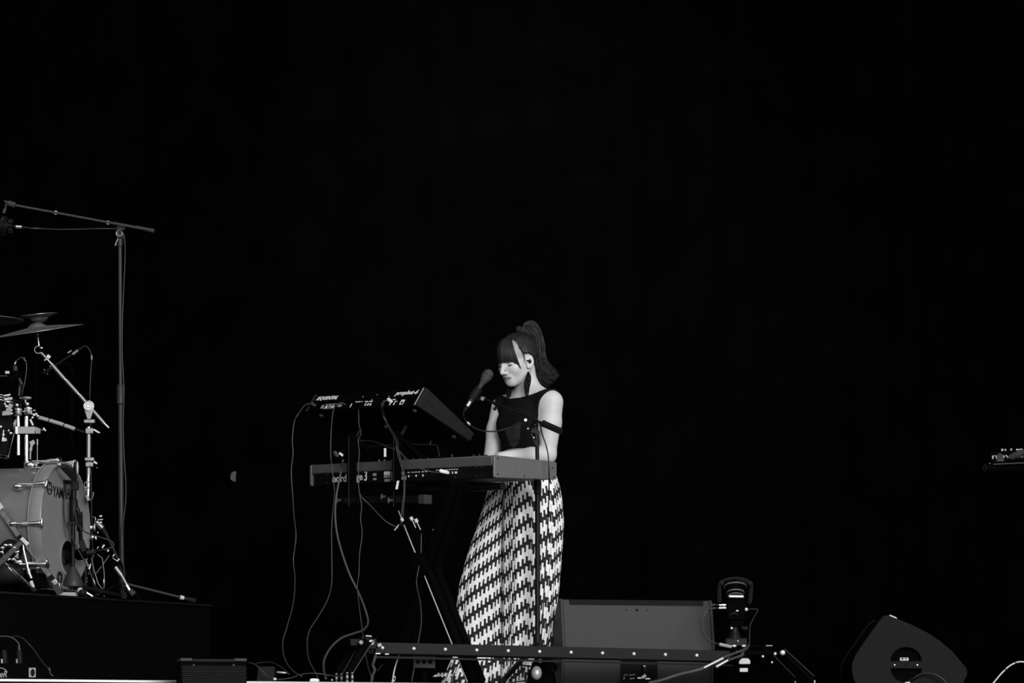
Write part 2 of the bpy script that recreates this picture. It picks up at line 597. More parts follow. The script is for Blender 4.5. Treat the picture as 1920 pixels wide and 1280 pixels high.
# ---- upper keyboard (synthesizer), tilted towards the player
T1 = P(799.5, 727, 14.75)
tau = math.radians(34)
WN = KN * math.cos(tau) - UZ * math.sin(tau)
NN = KN * math.sin(tau) + UZ * math.cos(tau)
L2 = .813
T1L = T1 + KL * L2
T1L.z = CZ + (YH - 739.5) * T1L.y / F
hb, hf = .095, .040
def syn(u, s, h):
    """u from the far left end to the near end, s from the back panel to the player, h up"""
    t = T1L.lerp(T1, u) + WN * .323 * s
    return t - NN * (1 - h) * (hb + (hf - hb) * s)
sy = thing('synthesizer', 'black synthesizer with wooden end cheeks tilted on the upper tier', 'keyboard', (syn(0, 0, 0) + syn(1, 1, 0)) / 2)
mb = MB()
mb.hexa([syn(.02, .012, 0), syn(.98, .012, 0), syn(.98, .98, 0), syn(.02, .98, 0), syn(.02, .012, .98), syn(.98, .012, .98), syn(.98, .60, .98), syn(.02, .60, .98)])
build('chassis', mb, M['matte'], sy, bevel=.002)
for u0, u1 in ((0, .022), (.978, 1)):
    mb = MB()
    mb.hexa([syn(u0, 0, 0), syn(u1, 0, 0), syn(u1, 1, 0), syn(u0, 1, 0), syn(u0, 0, 1.03), syn(u1, 0, 1.03), syn(u1, 1, 1.03), syn(u0, 1, 1.03)])
    build('wood_cheek', mb, M['wood'], sy, bevel=.003)
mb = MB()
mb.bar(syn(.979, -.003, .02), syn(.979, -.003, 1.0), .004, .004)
build('cheek_glint', mb, M['greyprint'], sy)  # pale strip imitating edge light on the cheek
mb = MB()
mb.hexa([syn(.025, -.004, .50), syn(.975, -.004, .50), syn(.975, .012, .50), syn(.025, .012, .50), syn(.025, -.004, .52), syn(.975, -.004, .52), syn(.975, .012, .52), syn(.025, .012, .52)])
build('panel_seam', mb, M['black'], sy)
Us = (T1 - T1L).normalized()
def syn_text(txt, u, h, wm, hm, shear=0.5):
    mb = text_mb(txt, syn(u, .004, h), Us, NN, wm, hm, shear, .0012)
    return build('lettering', mb, M['white'], sy, smooth=0)
syn_text('SEQUENTIAL', .045, .60, .155, .024, .45)
syn_text('prophet-6', .752, .60, .150, .031, .40)
def syn_print(u, h, w, hh, m='white', skew=0.0):
    mb = MB()
    mb.prism([syn(u, .004, h), syn(u + w, .004, h), syn(u + w + skew, .004, h + hh), syn(u + skew, .004, h + hh)], -WN * .0012)
    return build('panel_print', mb, M[m], sy, smooth=0)
syn_print(.135, .12, .022, .2, 'greyprint')
syn_print(.162, .08, .10, .03, 'greyprint'); syn_print(.162, .34, .10, .03, 'greyprint')
mb = MB(); mb.prism([syn(.17, .004, .13), syn(.195, .004, .13), syn(.183, .004, .32)], -WN * .0012); build('panel_print', mb, M['white'], sy, smooth=0)
mb = MB(); mb.prism([syn(.232, .004, .13), syn(.257, .004, .13), syn(.245, .004, .32)], -WN * .0012); build('panel_print', mb, M['white'], sy, smooth=0)
syn_print(.20, .15, .028, .16, 'greyprint'); syn_print(.285, .16, .035, .15, 'greyprint')
for u, h, w, hh in ((.402, .1, .006, .22), (.43, .38, .018, .05), (.455, .38, .018, .05), (.485, .38, .006, .05), (.515, .36, .028, .06), (.555, .36, .028, .06), (.53, .14, .007, .15), (.552, .14, .007, .15), (.572, .14, .012, .13), (.565, .47, .006, .03), (.75, .1, .007, .28), (.757, .4, .024, .05), (.785, .1, .008, .14), (.783, .28, .02, .05), (.838, .1, .03, .04), (.838, .28, .03, .1), (.838, .16, .006, .14), (.862, .16, .006, .14), (.705, .62, .004, .03), (.47, .68, .004, .04), (.59, .75, .004, .03)):
    syn_print(u, h, w, hh)
for u, s in ((.1, .12), (.93, .12), (.93, .85), (.1, .85), (.5, .5)):
    p = syn(u, s, 0)
    mb = MB(); mb.cyl(p, p - NN * .010, .011, .009, n=12)
    build('rubber_foot', mb, M['greyrub'], sy)
for i in range(29):
    ua, ub = .08 + .9 * i / 29, .08 + .9 * (i + .93) / 29
    mb = MB()
    mb.hexa([syn(ua, .61, .3), syn(ub, .61, .3), syn(ub, 1.0, .3), syn(ua, 1.0, .3), syn(ua, .61, .85), syn(ub, .61, .85), syn(ub, 1.0, .85), syn(ua, 1.0, .85)])
    build('white_key', mb, M['white'], sy, smooth=0)
    if i % 7 not in (2, 6) and i < 28:
        uc = .08 + .9 * (i + .97) / 29
        mb = MB()
        mb.hexa([syn(uc - .008, .61, .85), syn(uc + .008, .61, .85), syn(uc + .008, .83, .85), syn(uc - .008, .83, .85), syn(uc - .006, .61, 1.15), syn(uc + .006, .61, 1.15), syn(uc + .006, .81, 1.1), syn(uc - .006, .81, 1.1)])
        build('black_key', mb, M['ink'], sy, smooth=0)
for i in range(16):
    p = syn(.1 + .055 * i, .3 + .18 * (i % 2), 1.0)
    mb = MB(); mb.cyl(p, p + NN * .014, .008, .007, n=10)
    build('control_knob', mb, M['black'], sy)

# ---- X stand with a second tier
OFFS = .05
gx = kp(790, 1050, OFFS); gx.z = 0
st = thing('keyboard_stand', 'black double braced cross legged stand carrying both keyboards', 'stand', gx)
def floor_at(px, off=OFFS):
    d = kd(px, off)
    return P(px, YH + CZ * F / d, d)
rails = []
for tw in (0, 1):
    for (pa, pb) in (((752, 945), 890), ((850, 908), 728)):
        mb = MB()
        a = kp(pa[0], pa[1], OFFS) + KN * (.045 * tw)
        b = floor_at(pb) + KN * (.045 * tw)
        b = b + (a - b).normalized() * .02
        mb.bar(a, b, .034, .034, up=KN)
        lg = build('leg', mb, M['matte'], st, bevel=.004)
        mb = MB()
        mb.bar(b - KN * .022 * 0 - Vector((0, 0, .002)), b - Vector((0, 0, .018)), .05, .05, up=KN)
        build('rubber_foot', mb, M['rubber'], lg)
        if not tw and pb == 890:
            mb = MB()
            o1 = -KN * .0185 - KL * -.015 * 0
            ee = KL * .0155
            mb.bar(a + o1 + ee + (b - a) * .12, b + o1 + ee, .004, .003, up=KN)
            build('edge_glint', mb, M['tape'], lg)  # white strip standing in for a glint along the leg
cx = kp(797, 1062, OFFS)
mb = MB()
mb.cyl(cx - KN * .03, cx + KN * .075, .018, n=16)
build('pivot_bolt', mb, M['black'], st)
mb = MB()
mb.lathe([(.05, 0), (.06, .006), (.06, .02), (.045, .028)], cx - KN * .03, -KN, 24)
build('adjuster_disc', mb, M['matte'], st)
# top arms under the lower keyboard
for px_, l0, l1 in ((752, -.04, .36), (850, -.03, .08)):
    p = kp(px_, 900, OFFS)
    u_ = (p - B_b).dot(A_b - B_b) / (A_b - B_b).length_squared
    p.z = B_b.lerp(A_b, u_).z - .022
    mb = MB()
    mb.cyl(p + KN * l0, p + KN * l1, .0165, n=14)
    build('support_arm', mb, M['matte'], st)
mb = MB()
mb.cyl(kp(943, 911, -.07), kp(628, 927, -.07), .0165, n=16)
build('support_rail', mb, M['black'], st)
# cross bar and uprights of the second tier
mb = MB()
mb.bar(kp(636, 938, OFFS), kp(796, 936, OFFS), .032, .034, up=KN)
build('cross_bar', mb, M['black'], st, bevel=.002)
mb = MB()
mb.bar(kp(791, 936, OFFS), kp(803, 936, OFFS), .04, .042, up=KN)
build('end_cap', mb, M['greyrub'], st, bevel=.002)
for px_, ytop, tilt in ((660, 818, 0), (744, 815, 0)):
    mb = MB()
    a, b = kp(px_, 950, OFFS), kp(px_, ytop, OFFS)
    mb.bar(a, b, .034, .028, up=KL)
    up = build('upright', mb, M['matte'], st, bevel=.003)
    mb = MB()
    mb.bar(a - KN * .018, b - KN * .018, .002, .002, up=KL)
    build('edge_line', mb, M['greyrub'], up)  # thin lighter line up the face of the upright
    mb = MB()
    # tilted tier arm that carries the synthesizer
    u_ = ((syn(1, 0, 0) - b).dot(KL * -1))
    c0 = b + UZ * .0
    c1 = c0 + WN * .36
    arm_o = b.copy()
    s0 = syn(.5, 0, 0)
    # project the arm start up to the synthesizer's underside
    hgt = (s0 - b).dot(NN) + (b - s0).dot(NN) * 0
    st0 = b - NN * 0
    mb.bar(b - WN * .02, b + WN * .34, .026, .022, up=NN)
    build('tier_arm', mb, M['matte'], st, bevel=.002)
    for k_ in (0, 1):
        mb = MB()
        q0 = b + WN * (.02 + .24 * k_)
        dist = (syn(.5, .1, 0) - q0).dot(NN)
        mb.cyl(q0, q0 + NN * max(.01, dist - .011), .008, n=8)
        build('tier_pad', mb, M['rubber'], st)
for (px_, py_) in ((638, 938), (735, 938), (722, 931)):
    mb = MB()
    p = kp(px_, py_, OFFS + .025)
    mb.cyl(p, p - KN * .02, .007, n=10)
    mb.bar(p - KN * .02 + UZ * .012, p - KN * .02 - UZ * .012, .005, .006, up=KN)
    build('clamp_knob', mb, M['satin'], st)

# ================================================================== the singer
WO = Vector((0.06, 15.26, 0.0))
WA = math.radians(48.5)
LL = Vector((math.cos(WA), -math.sin(WA), 0))     # towards her left
LF = Vector((-math.sin(WA), -math.cos(WA), 0))    # where she faces
def BW(x, y, z):
    return WO + LL * x + LF * y + UZ * z
HO = (0.004, 0.055, 1.476)                        # head centre in body space
HT = math.radians(18)                             # she looks down
hc, hs = math.cos(HT), math.sin(HT)
def h2b(x, y, z):
    return (HO[0] + x, HO[1] + y * hc + z * hs, HO[2] - y * hs + z * hc)
def HW(x, y, z):
    return BW(*h2b(x, y, z))

class Field:
    def __init__(s, lo, hi, h):
        s.h = h
        s.lo = np.array(lo, float)
        s.n = np.ceil((np.array(hi) - s.lo) / h).astype(int) + 1
        s.F = np.full(s.n, 1.0, np.float32)
    def block(s, lo, hi):
        a = np.clip(np.floor((np.array(lo) - s.lo) / s.h).astype(int), 0, s.n - 1)
        b = np.clip(np.ceil((np.array(hi) - s.lo) / s.h).astype(int) + 1, 1, s.n)
        sl = tuple(slice(a[i], b[i]) for i in range(3))
        ax = [(s.lo[i] + s.h * np.arange(a[i], b[i])).astype(np.float32) for i in range(3)]
        X, Y, Z = np.meshgrid(*ax, indexing='ij', sparse=True)
        return sl, X, Y, Z
    def join(s, sl, d, k):
        s.F[sl] = smin(s.F[sl], d, k)

def smin(a, b, k):
    if k <= 0:
        return np.minimum(a, b)
    h = np.clip(0.5 + 0.5 * (b - a) / k, 0, 1)
    return b * (1 - h) + a * h - k * h * (1 - h)
def smax(a, b, k):
    return -smin(-a, -b, k)
def d_cone(X, Y, Z, a, b, ra, rb):
    a, b = np.array(a, float), np.array(b, float)
    v = b - a
    t = np.clip(((X - a[0]) * v[0] + (Y - a[1]) * v[1] + (Z - a[2]) * v[2]) / (v @ v), 0, 1)
    return np.sqrt((X - a[0] - t * v[0]) ** 2 + (Y - a[1] - t * v[1]) ** 2 + (Z - a[2] - t * v[2]) ** 2) - (ra + (rb - ra) * t)
def d_ell(X, Y, Z, c, r):
    k0 = np.sqrt(((X - c[0]) / r[0]) ** 2 + ((Y - c[1]) / r[1]) ** 2 + ((Z - c[2]) / r[2]) ** 2)
    k1 = np.sqrt(((X - c[0]) / r[0] ** 2) ** 2 + ((Y - c[1]) / r[1] ** 2) ** 2 + ((Z - c[2]) / r[2] ** 2) ** 2) + 1e-9
    return k0 * (k0 - 1) / k1
def cone(fl, a, b, ra, rb, k):
    m = max(ra, rb) + k + .012
    lo = np.minimum(a, b) - m
    hi = np.maximum(a, b) + m
    sl, X, Y, Z = fl.block(lo, hi)
    fl.join(sl, d_cone(X, Y, Z, a, b, ra, rb).astype(np.float32), k)
def ell(fl, c, r, k):
    m = np.array(r) + k + .012
    sl, X, Y, Z = fl.block(np.array(c) - m, np.array(c) + m)
    fl.join(sl, d_ell(X, Y, Z, c, r).astype(np.float32), k)

def surface_net(fl):
    Fd = fl.F
    ins = Fd < 0
    c = np.zeros(np.array(Fd.shape) - 1, np.int8)
    for i in (0, 1):
        for j in (0, 1):
            for k in (0, 1):
                c += ins[i:ins.shape[0] - 1 + i, j:ins.shape[1] - 1 + j, k:ins.shape[2] - 1 + k]
    act = (c > 0) & (c < 8)
    idx = np.argwhere(act)
    lut = np.full(act.shape, -1, np.int32)
    lut[act] = np.arange(len(idx))
    cor = {}
    for i in (0, 1):
        for j in (0, 1):
            for k in (0, 1):
                cor[i, j, k] = Fd[idx[:, 0] + i, idx[:, 1] + j, idx[:, 2] + k]
    acc = np.zeros((len(idx), 3))
    cnt = np.zeros(len(idx))
    for a in cor:
        for d in range(3):
            if a[d] == 0:
                b = tuple(1 if q == d else a[q] for q in range(3))
                fa, fb = cor[a], cor[b]
                x = (fa < 0) != (fb < 0)
                t = np.where(x, fa / np.where(x, fa - fb, 1), 0)
                p = np.array(a, float)[None, :].repeat(len(idx), 0)
                p[:, d] += t
                acc[x] += p[x]
                cnt += x
    V = fl.lo + fl.h * (idx + acc / cnt[:, None])
    Q = []
    for d in range(3):
        e, g = [(1, 2), (2, 0), (0, 1)][d]
        sl0 = [slice(1, s - 1) for s in Fd.shape]
        sl0[d] = slice(0, Fd.shape[d] - 1)
        sl1 = list(sl0)
        sl1[d] = slice(1, Fd.shape[d])
        x = ins[tuple(sl0)] != ins[tuple(sl1)]
        q = np.argwhere(x)
        off = np.array([s.start for s in sl0])
        q = q + off
        flip = ins[q[:, 0], q[:, 1], q[:, 2]]
        def cell(oe, og):
            r = q.copy()
            r[:, e] -= oe
            r[:, g] -= og
            return lut[r[:, 0], r[:, 1], r[:, 2]]
        quad = np.stack([cell(0, 0), cell(1, 0), cell(1, 1), cell(0, 1)], 1)
        quad[~flip] = quad[~flip][:, ::-1]
        Q.append(quad)
    return V, np.concatenate(Q)

def torso_prims(fl):
    ell(fl, (0, 0.0, 1.175), (.121, .088, .165), .03)
    cone(fl, (-.115, -.012, 1.274), (.115, -.012, 1.274), .046, .046, .05)
    ell(fl, (.052, .052, 1.185), (.054, .043, .056), .04)
    ell(fl, (-.052, .052, 1.185), (.054, .043, .056), .04)
    ell(fl, (0, 0.0, 1.03), (.112, .082, .14), .05)
    ell(fl, (0, -.012, .90), (.155, .108, .13), .05)

def head_prims(fl):
    c = np.array(HO)
    sl, X, Y, Z = fl.block(c - .165, c + .165)
    dx, dy, dz = X - HO[0], Y - HO[1], Z - HO[2]
    x = dx + 0 * dy + 0 * dz
    y = (dy * hc - dz * hs) + 0 * dx
    z = (dy * hs + dz * hc) + 0 * dx
    ax = np.abs(x)
    d = d_ell(x, y, z, (0, -.012, .024), (.070, .093, .083))
    d = smin(d, d_ell(x, y, z, (0, .026, -.034), (.055, .060, .077)), .03)
    d = smin(d, d_cone(ax, y, z, (.040, .0, -.058), (.010, .060, -.088), .016, .015), .03)
    d = smin(d, d_ell(x, y, z, (0, .067, -.094), (.019, .015, .014)), .02)
    d = smin(d, d_ell(ax, y, z, (.036, .056, -.034), (.022, .020, .022)), .025)
    d = smin(d, d_cone(ax, y, z, (.012, .078, .014), (.036, .068, .012), .010, .009), .02)
    d = smax(d, -d_ell(ax, y, z, (.031, .094, -.006), (.016, .016, .010)), .014)
    d = smin(d, d_ell(ax, y, z, (.031, .068, -.007), (.0145, .0125, .0105)), .004)
    d = smin(d, d_cone(x, y, z, (0, .083, .004), (0, .103, -.036), .0065, .0085), .012)
    d = smin(d, d_ell(x, y, z, (0, .104, -.041), (.0082, .0090, .0078)), .008)
    d = smin(d, d_ell(ax, y, z, (.0108, .093, -.045), (.0066, .0088, .0062)), .006)
    d = smax(d, -d_cone(ax, y, z, (.0185, .090, -.047), (.031, .078, -.068), .0030, .0022), .007)
    d = smax(d, -d_ell(ax, y, z, (.0060, .098, -.0505), (.0034, .0042, .0026)), .002)
    d = smin(d, d_ell(x, y, z, (0, .077, -.068), (.026, .0105, .018)), .014)
    d = smin(d, d_cone(ax, y, z, (.003, .0868, -.0660), (.0225, .0765, -.0692), .0046, .0022), .004)
    d = smin(d, d_cone(ax, y, z, (0, .0860, -.0752), (.019, .0775, -.0735), .0052, .0028), .004)
    d = smax(d, -d_cone(ax, y, z, (0, .0930, -.0704), (.025, .081, -.0712), .0020, .0015), .003)
    # ears
    ex, ey, ez = ax - .0695, y + .003, z + .020
    er = .22
    ey2, ez2 = ey * math.cos(er) + ez * math.sin(er), -ey * math.sin(er) + ez * math.cos(er)
    ear = d_ell(ex - .35 * (-ey2) * 1.0, ey2, ez2, (.004, -.003, 0), (.0075, .0175, .030))
    ear = smin(ear, d_ell(ex, ey2, ez2, (.003, .006, -.023), (.006, .009, .009)), .006)
    ear = smax(ear, -d_ell(ex, ey2, ez2, (.014, .002, .000), (.008, .009, .015)), .004)
    d = smin(d, ear, .006)
    fl.join(sl, d.astype(np.float32), .014)

BH = .0032
body = Field((-.33, -.16, -.002), (.33, .42, 1.62), BH)
# neck first so the head blends on it
cone(body, (0, -.020, 1.27), (0.003, .006, 1.43), .051, .046, .03)
head_prims(body)
torso_prims(body)
for sg_ in (-1, 1):
    cone(body, (.030 * sg_, -.018, 1.348), (.135 * sg_, -.015, 1.286), .028, .034, .04)
def hand(fl, w, dirh, right):
    """palm, four fingers of different length curled on the keys, and a thumb from the side of the palm"""
    w = np.array(w)
    f = np.array(dirh, float)
    f /= np.linalg.norm(f)
    s = np.cross(f, (0, 0, 1.0))
    s /= np.linalg.norm(s)
    u = np.cross(s, f)
    sg = 1 if right else -1          # side of the thumb
    for o in (-.024, -.008, .008, .024):
        cone(fl, w + s * o * .6, w + f * .075 + s * o, .0125, .0105, .012)
    for i, (o, L) in enumerate(((-.028, .052), (-.0095, .062), (.0095, .066), (.027, .058))):
        o = o * -sg
        L = L
        k0 = w + f * .078 + s * o
        k1 = k0 + f * L * .48 + u * .006 + s * o * .12
        k2 = k1 + f * L * .34 - u * L * .30
        k3 = k2 + f * L * .10 - u * L * .34
        cone(fl, k0, k1, .0092, .0080, .004)
        cone(fl, k1, k2, .0080, .0072, .003)
        cone(fl, k2, k3, .0072, .0062, .003)
    t0 = w + f * .022 - s * sg * -.022
    t1 = t0 + f * .030 + s * sg * .026 - u * .008
    t2 = t1 + f * .028 + s * sg * .006 - u * .014
    cone(fl, t0, t1, .0125, .0095, .008)
    cone(fl, t1, t2, .0092, .0075, .003)
# her left arm (near the camera) and right arm, both down to the keys
SHL, ELL_, WRL = (.168, -.012, 1.274), (.148, .000, 1.040), (.065, .205, 1.024)
SHR, ELR, WRR = (-.168, -.005, 1.274), (-.186, .045, 1.015), (-.135, .245, .990)
for sh, el, wr, rt in ((SHL, ELL_, WRL, False), (SHR, ELR, WRR, True)):
    sh, el, wr = np.array(sh), np.array(el), np.array(wr)
    cone(body, sh, sh * .6 + el * .4, .047, .046, .04)
    cone(body, sh * .6 + el * .4, el, .046, .036, .02)
    cone(body, el, el * .65 + wr * .35, .036, .036, .02)
    cone(body, el * .65 + wr * .35, wr, .037, .0235, .015)
hand(body, WRL, (-.16, .9, -.14), False)
hand(body, WRR, (.05, .95, -.02), True)
for sx_, fy in ((.085, -.03), (-.095, .12)):
    cone(body, (sx_, -.01, .86), (sx_ * 1.05, .03 + fy * .5, .48), .082, .052, .03)
    cone(body, (sx_ * 1.05, .03 + fy * .5, .48), (sx_ * 1.1, fy, .10), .054, .036, .02)
    cone(body, (sx_ * 1.1, fy - .02, .04), (sx_ * 1.15, fy + .14, .025), .034, .024, .02)
V, Q = surface_net(body)

def to_mesh(name, V, Q, mats, parent=None, origin=None, mi=None, flip=True):
    Wd_ = np.array(WO)[None] + V[:, :1] * np.array(LL)[None] + V[:, 1:2] * np.array(LF)[None] + V[:, 2:3] * np.array(UZ)[None]
    org = np.array(wloc(parent)) if parent is not None else np.array(origin)
    me = bpy.data.meshes.new(name)
    me.from_pydata((Wd_ - org).tolist(), [], Q[:, ::-1].tolist() if flip else Q.tolist())
    if mi is not None:
        me.polygons.foreach_set('material_index', np.asarray(mi, np.int32))
    me.polygons.foreach_set('use_smooth', [True] * len(me.polygons))
    me.update()
    return link_mesh(name, me, mats, parent, origin if parent is None else None)

cen = V
dxh, dyh, dzh = cen[:, 0] - HO[0], cen[:, 1] - HO[1], cen[:, 2] - HO[2]
hx, hy, hz = dxh, dyh * hc - dzh * hs, dyh * hs + dzh * hc
isH = (np.abs(hx) < .12) & (hz > -.13) & (hz < .14) & (hy > -.14) & (hy < .15)
def sstep(x, w):
    t = np.clip(x / w * .5 + .5, 0, 1)
    return t * t * (3 - 2 * t)
ahx = np.abs(hx)
# scalp that carries hair: behind the hairline from the parting to the ear, and under the fringe
line = np.interp(hz, (.016, .046, .060, .078, .098, .108), (.006, .016, .014, .012, .026, .036))
low = np.where(hy > -.022, .022, -.018 - .30 * np.clip(-.03 - hy, 0, .2))
hairm = sstep(line - hy, .006) * sstep(hz - low, .006)
hairm = np.maximum(hairm, sstep(hz - .045, .008) * sstep(hy - .0, .006) * sstep(.030 + .12 * np.clip(hy - .03, 0, 1) - ahx, .006))
hairm = np.maximum(hairm, .45 * sstep(hz - .006, .012) * sstep(hy + .01, .02) * sstep(ahx - .03, .01))
hairm *= isH
lipu = sstep(hz + .0715, .0012) * sstep(-.0612 - .30 * np.clip(ahx - .004, 0, 1) - .12 * np.clip(.004 - ahx, 0, 1) - hz, .0022)
lipl = sstep(-.0700 - hz, .0012) * sstep(hz + .0808 - .30 * np.clip(ahx - .005, 0, 1), .0022)
lipm = np.maximum(lipu, lipl) * sstep(.0240 - ahx, .004) * (hy > .07) * isH
mouth = np.exp(-((hz + .0706) / .0014) ** 2) * sstep(.0255 - ahx, .004) * (hy > .07) * isH  # dark gap between the lips, painted in as shade
lid_shade = .42 * np.exp(-((ahx - .031) / .014) ** 2 - ((hz + .004) / .0055) ** 2) * (hy > .06) * isH  # eye socket shading painted into the skin colour
crease_shade = .35 * np.exp(-((hz - .0045 + 14 * (ahx - .031) ** 2) / .0016) ** 2) * np.exp(-((ahx - .031) / .013) ** 4) * (hy > .06) * isH  # shade of the lid fold, painted likewise
person = to_mesh('person', V, Q, [M['skin']], None, BW(0, 0, 0))
for nm, vals in (('lip_and_shade_tint', np.clip(lipm + mouth + lid_shade + crease_shade, 0, 1)), ('hair_and_shade_tint', np.clip(np.maximum(hairm, .55 * mouth), 0, 1))):
    person.data.attributes.new(nm, 'FLOAT', 'POINT').data.foreach_set('value', vals.astype(np.float32))
tag(person, 'woman with a high ponytail singing at the keyboards, black crop top, zigzag wide trousers', 'person')

# ---- cropped sleeveless top
tp = Field((-.25, -.16, .98), (.25, .19, 1.42), .0035)
torso_prims(tp)
for sg_ in (-1, 1):
    cone(tp, (.030 * sg_, -.018, 1.348), (.135 * sg_, -.015, 1.286), .028, .034, .04)
    cone(tp, (.168 * sg_, -.010, 1.275), (.180 * sg_, -.005, 1.19), .047, .046, .04)
sl, X, Y, Z = tp.block((-1, -1, 0), (1, 1, 2))
tp.F -= .007
# neckline: boat neck, lower in front; armholes; hem a little lower at the side
aX = np.abs(X)
neck = Z - np.where(Y > -.02, 1.300 + .034 * np.clip((aX - .03) / .13, 0, 1) ** 1.3, 1.300 + .034 * np.clip((aX - .03) / .13, 0, 1) ** 1.3 + .03 * np.clip((-.02 - Y) / .03, 0, 1))
armh = aX - np.interp(Z, (1.05, 1.135, 1.165, 1.20, 1.24, 1.28, 1.305, 1.33), (.25, .20, .138, .128, .128, .143, .160, .176)).astype(np.float32)
hem = (1.062 + .02 * X + .012 * np.clip(Y / .1, -1, 1)) - Z
tp.F = np.maximum(np.maximum(tp.F, neck.astype(np.float32)), np.maximum(armh, hem).astype(np.float32))
V2, Q2 = surface_net(tp)
wid = np.interp(V2[:, 2], (1.076, 1.086, 1.118, 1.17), (.004, .020, .036, .052))
shm = sstep(wid - np.abs(V2[:, 0] - .026), .004) * sstep(1.170 + .32 * (V2[:, 0] - .026) - V2[:, 2], .004) * (V2[:, 1] > .02) * sstep(V2[:, 2] - 1.077, .004)
band = np.exp(-((V2[:, 2] - 1.105) / .006) ** 2)
tp_o = to_mesh('crop_top', V2, Q2, [M['cloth']], person)
tp_o['label'] = 'black sleeveless crop top with a sheer tapered inset'
tp_o.data.attributes.new('sheer_tint', 'FLOAT', 'POINT').data.foreach_set('value', (shm * (1 - .55 * band)).astype(np.float32))
n_ = M['cloth'].node_tree
at_ = n_.nodes.new('ShaderNodeAttribute'); at_.attribute_name = 'sheer_tint'
mx_ = n_.nodes.new('ShaderNodeMix'); mx_.data_type = 'RGBA'
n_.links.new(at_.outputs['Fac'], mx_.inputs[0])
mx_.inputs[6].default_value = (.0045, .0045, .0045, 1)
mx_.inputs[7].default_value = (.024, .024, .024, 1)
n_.links.new(mx_.outputs[2], n_.nodes['Principled BSDF'].inputs['Base Color'])

# ---- wide pleated trousers, two lofted legs
def zig_material():
    m = bpy.data.materials.new('zigzag_print')
    m.use_nodes = True
    n = m.node_tree
    b = n.nodes['Principled BSDF']
    b.inputs['Roughness'].default_value = .8
    b.inputs['Specular IOR Level'].default_value = .2
    uv = n.nodes.new('ShaderNodeUVMap')
    sp_ = n.nodes.new('ShaderNodeSeparateXYZ')
    n.links.new(uv.outputs[0], sp_.inputs[0])
    def op(o, a, b_=None):
        q = n.nodes.new('ShaderNodeMath')
        q.operation = o
        for i, x in enumerate((a, b_)):
            if x is None:
                continue
            if isinstance(x, (int, float)):
                q.inputs[i].default_value = x
            else:
                n.links.new(x, q.inputs[i])
        return q.outputs[0]
    col = op('FLOOR', op('DIVIDE', sp_.outputs[0], .0092))
    par = op('FLOORED_MODULO', col, 2.0)
    t = op('ADD', sp_.outputs[1], op('MULTIPLY', par, .025))
    t = op('SUBTRACT', t, op('MULTIPLY', col, .0058))
    fr_ = op('FRACT', op('DIVIDE', t, .094))
    w = op('LESS_THAN', fr_, .52)
    mx = n.nodes.new('ShaderNodeMix')
    mx.data_type = 'RGBA'
    n.links.new(w, mx.inputs[0])
    mx.inputs[6].default_value = (.012, .012, .012, 1)
    mx.inputs[7].default_value = (.66, .66, .66, 1)
    n.links.new(mx.outputs[2], b.inputs['Base Color'])
    return m
M['zig'] = zig_material()
pts_py = [874, 886, 921, 978, 1040, 1100, 1150, 1205, 1240, 1262, 1282, 1293]
legA = dict(l=[945, 932, 915, 898, 877, 861, 856, 855, 846, 836, 828, 826], r=[1010, 1000, 980, 964, 957, 953, 951, 950, 950, 950, 950, 950], d=15.22, dd=.78)
legB = dict(l=[958, 948, 945, 944, 944, 944, 944, 944, 943, 942, 940, 940], r=[1030, 1040, 1051, 1056, 1052, 1047, 1042, 1035, 1030, 1028, 1026, 1026], d=15.14, dd=.86)
def leg_loft(mb, uvs, L, phase, slope, jump):
    NA, NZ = 300, 90
    zs = np.linspace(0, 1, NZ)
    idx = zs * (len(pts_py) - 1)
    I = np.arange(len(pts_py))
    rows = []
    py = np.interp(idx, I, pts_py)
    l = np.interp(idx, I, L['l'])
    r = np.interp(idx, I, L['r'])
    ker = np.array([1, 2, 3, 2, 1]) / 9
    l = np.convolve(np.pad(l, 2, 'edge'), ker, 'valid')
    r = np.convolve(np.pad(r, 2, 'edge'), ker, 'valid')
    o = len(mb.v)
    us = None
    for i in range(NZ):
        d = L['d']
        cx_ = ((l[i] + r[i]) / 2 - 960) * d / F
        w = (r[i] - l[i]) / 2 * d / F
        z = CZ + (YH - py[i]) * d / F
        g = i / (NZ - 1)
        fold = .012 + .05 * min(1, g * 1.6)
        row = []
        for k in range(NA):
            t = 2 * PI * k / NA
            q = math.sin(9 * t + phase + .9 * math.sin(2 * t + phase) + .5 * g)
            q = q - .35 * math.sin(18 * t + 2 * phase)
            f2 = .010 * math.sin(52 * t)
            m_ = 1 + fold * q * (.35 + .65 * abs(math.sin(t))) + f2 * min(1, .3 + g)
            row.append(Vector((cx_ + w * math.cos(t) * m_, d + w * L['dd'] * math.sin(t) * m_ * (1.0 if w > 0 else 1), max(.004, z))))
        rows.append(row)
        mb.v.extend(row)
    mid_ = rows[NZ // 2]
    us = [0.0]
    for k in range(NA):
        us.append(us[-1] + (mid_[(k + 1) % NA] - mid_[k]).length)
    acc = 0
    for i in range(NZ - 1):
        dv0 = rows[0][0].z - rows[i][0].z
        dv1 = rows[0][0].z - rows[i + 1][0].z
        for k in range(NA):
            k2 = (k + 1) % NA
            mb.f.append((o + i * NA + k, o + i * NA + k2, o + (i + 1) * NA + k2, o + (i + 1) * NA + k))
            mb.m.append(0)
            for kk, vv in ((k, dv0), (k + 1, dv0), (k + 1, dv1), (k, dv1)):
                uvs.append((us[kk], -vv - us[kk] * slope + jump * math.floor((9 * 2 * PI * (kk if kk == k else kk - .5) / NA + phase) / (2 * PI))))
mb = MB()
uvs = []
leg_loft(mb, uvs, legA, .4, .05, .0)
leg_loft(mb, uvs, legB, 2.1, .05, .034)
org = wloc(person)
me = bpy.data.meshes.new('trousers')
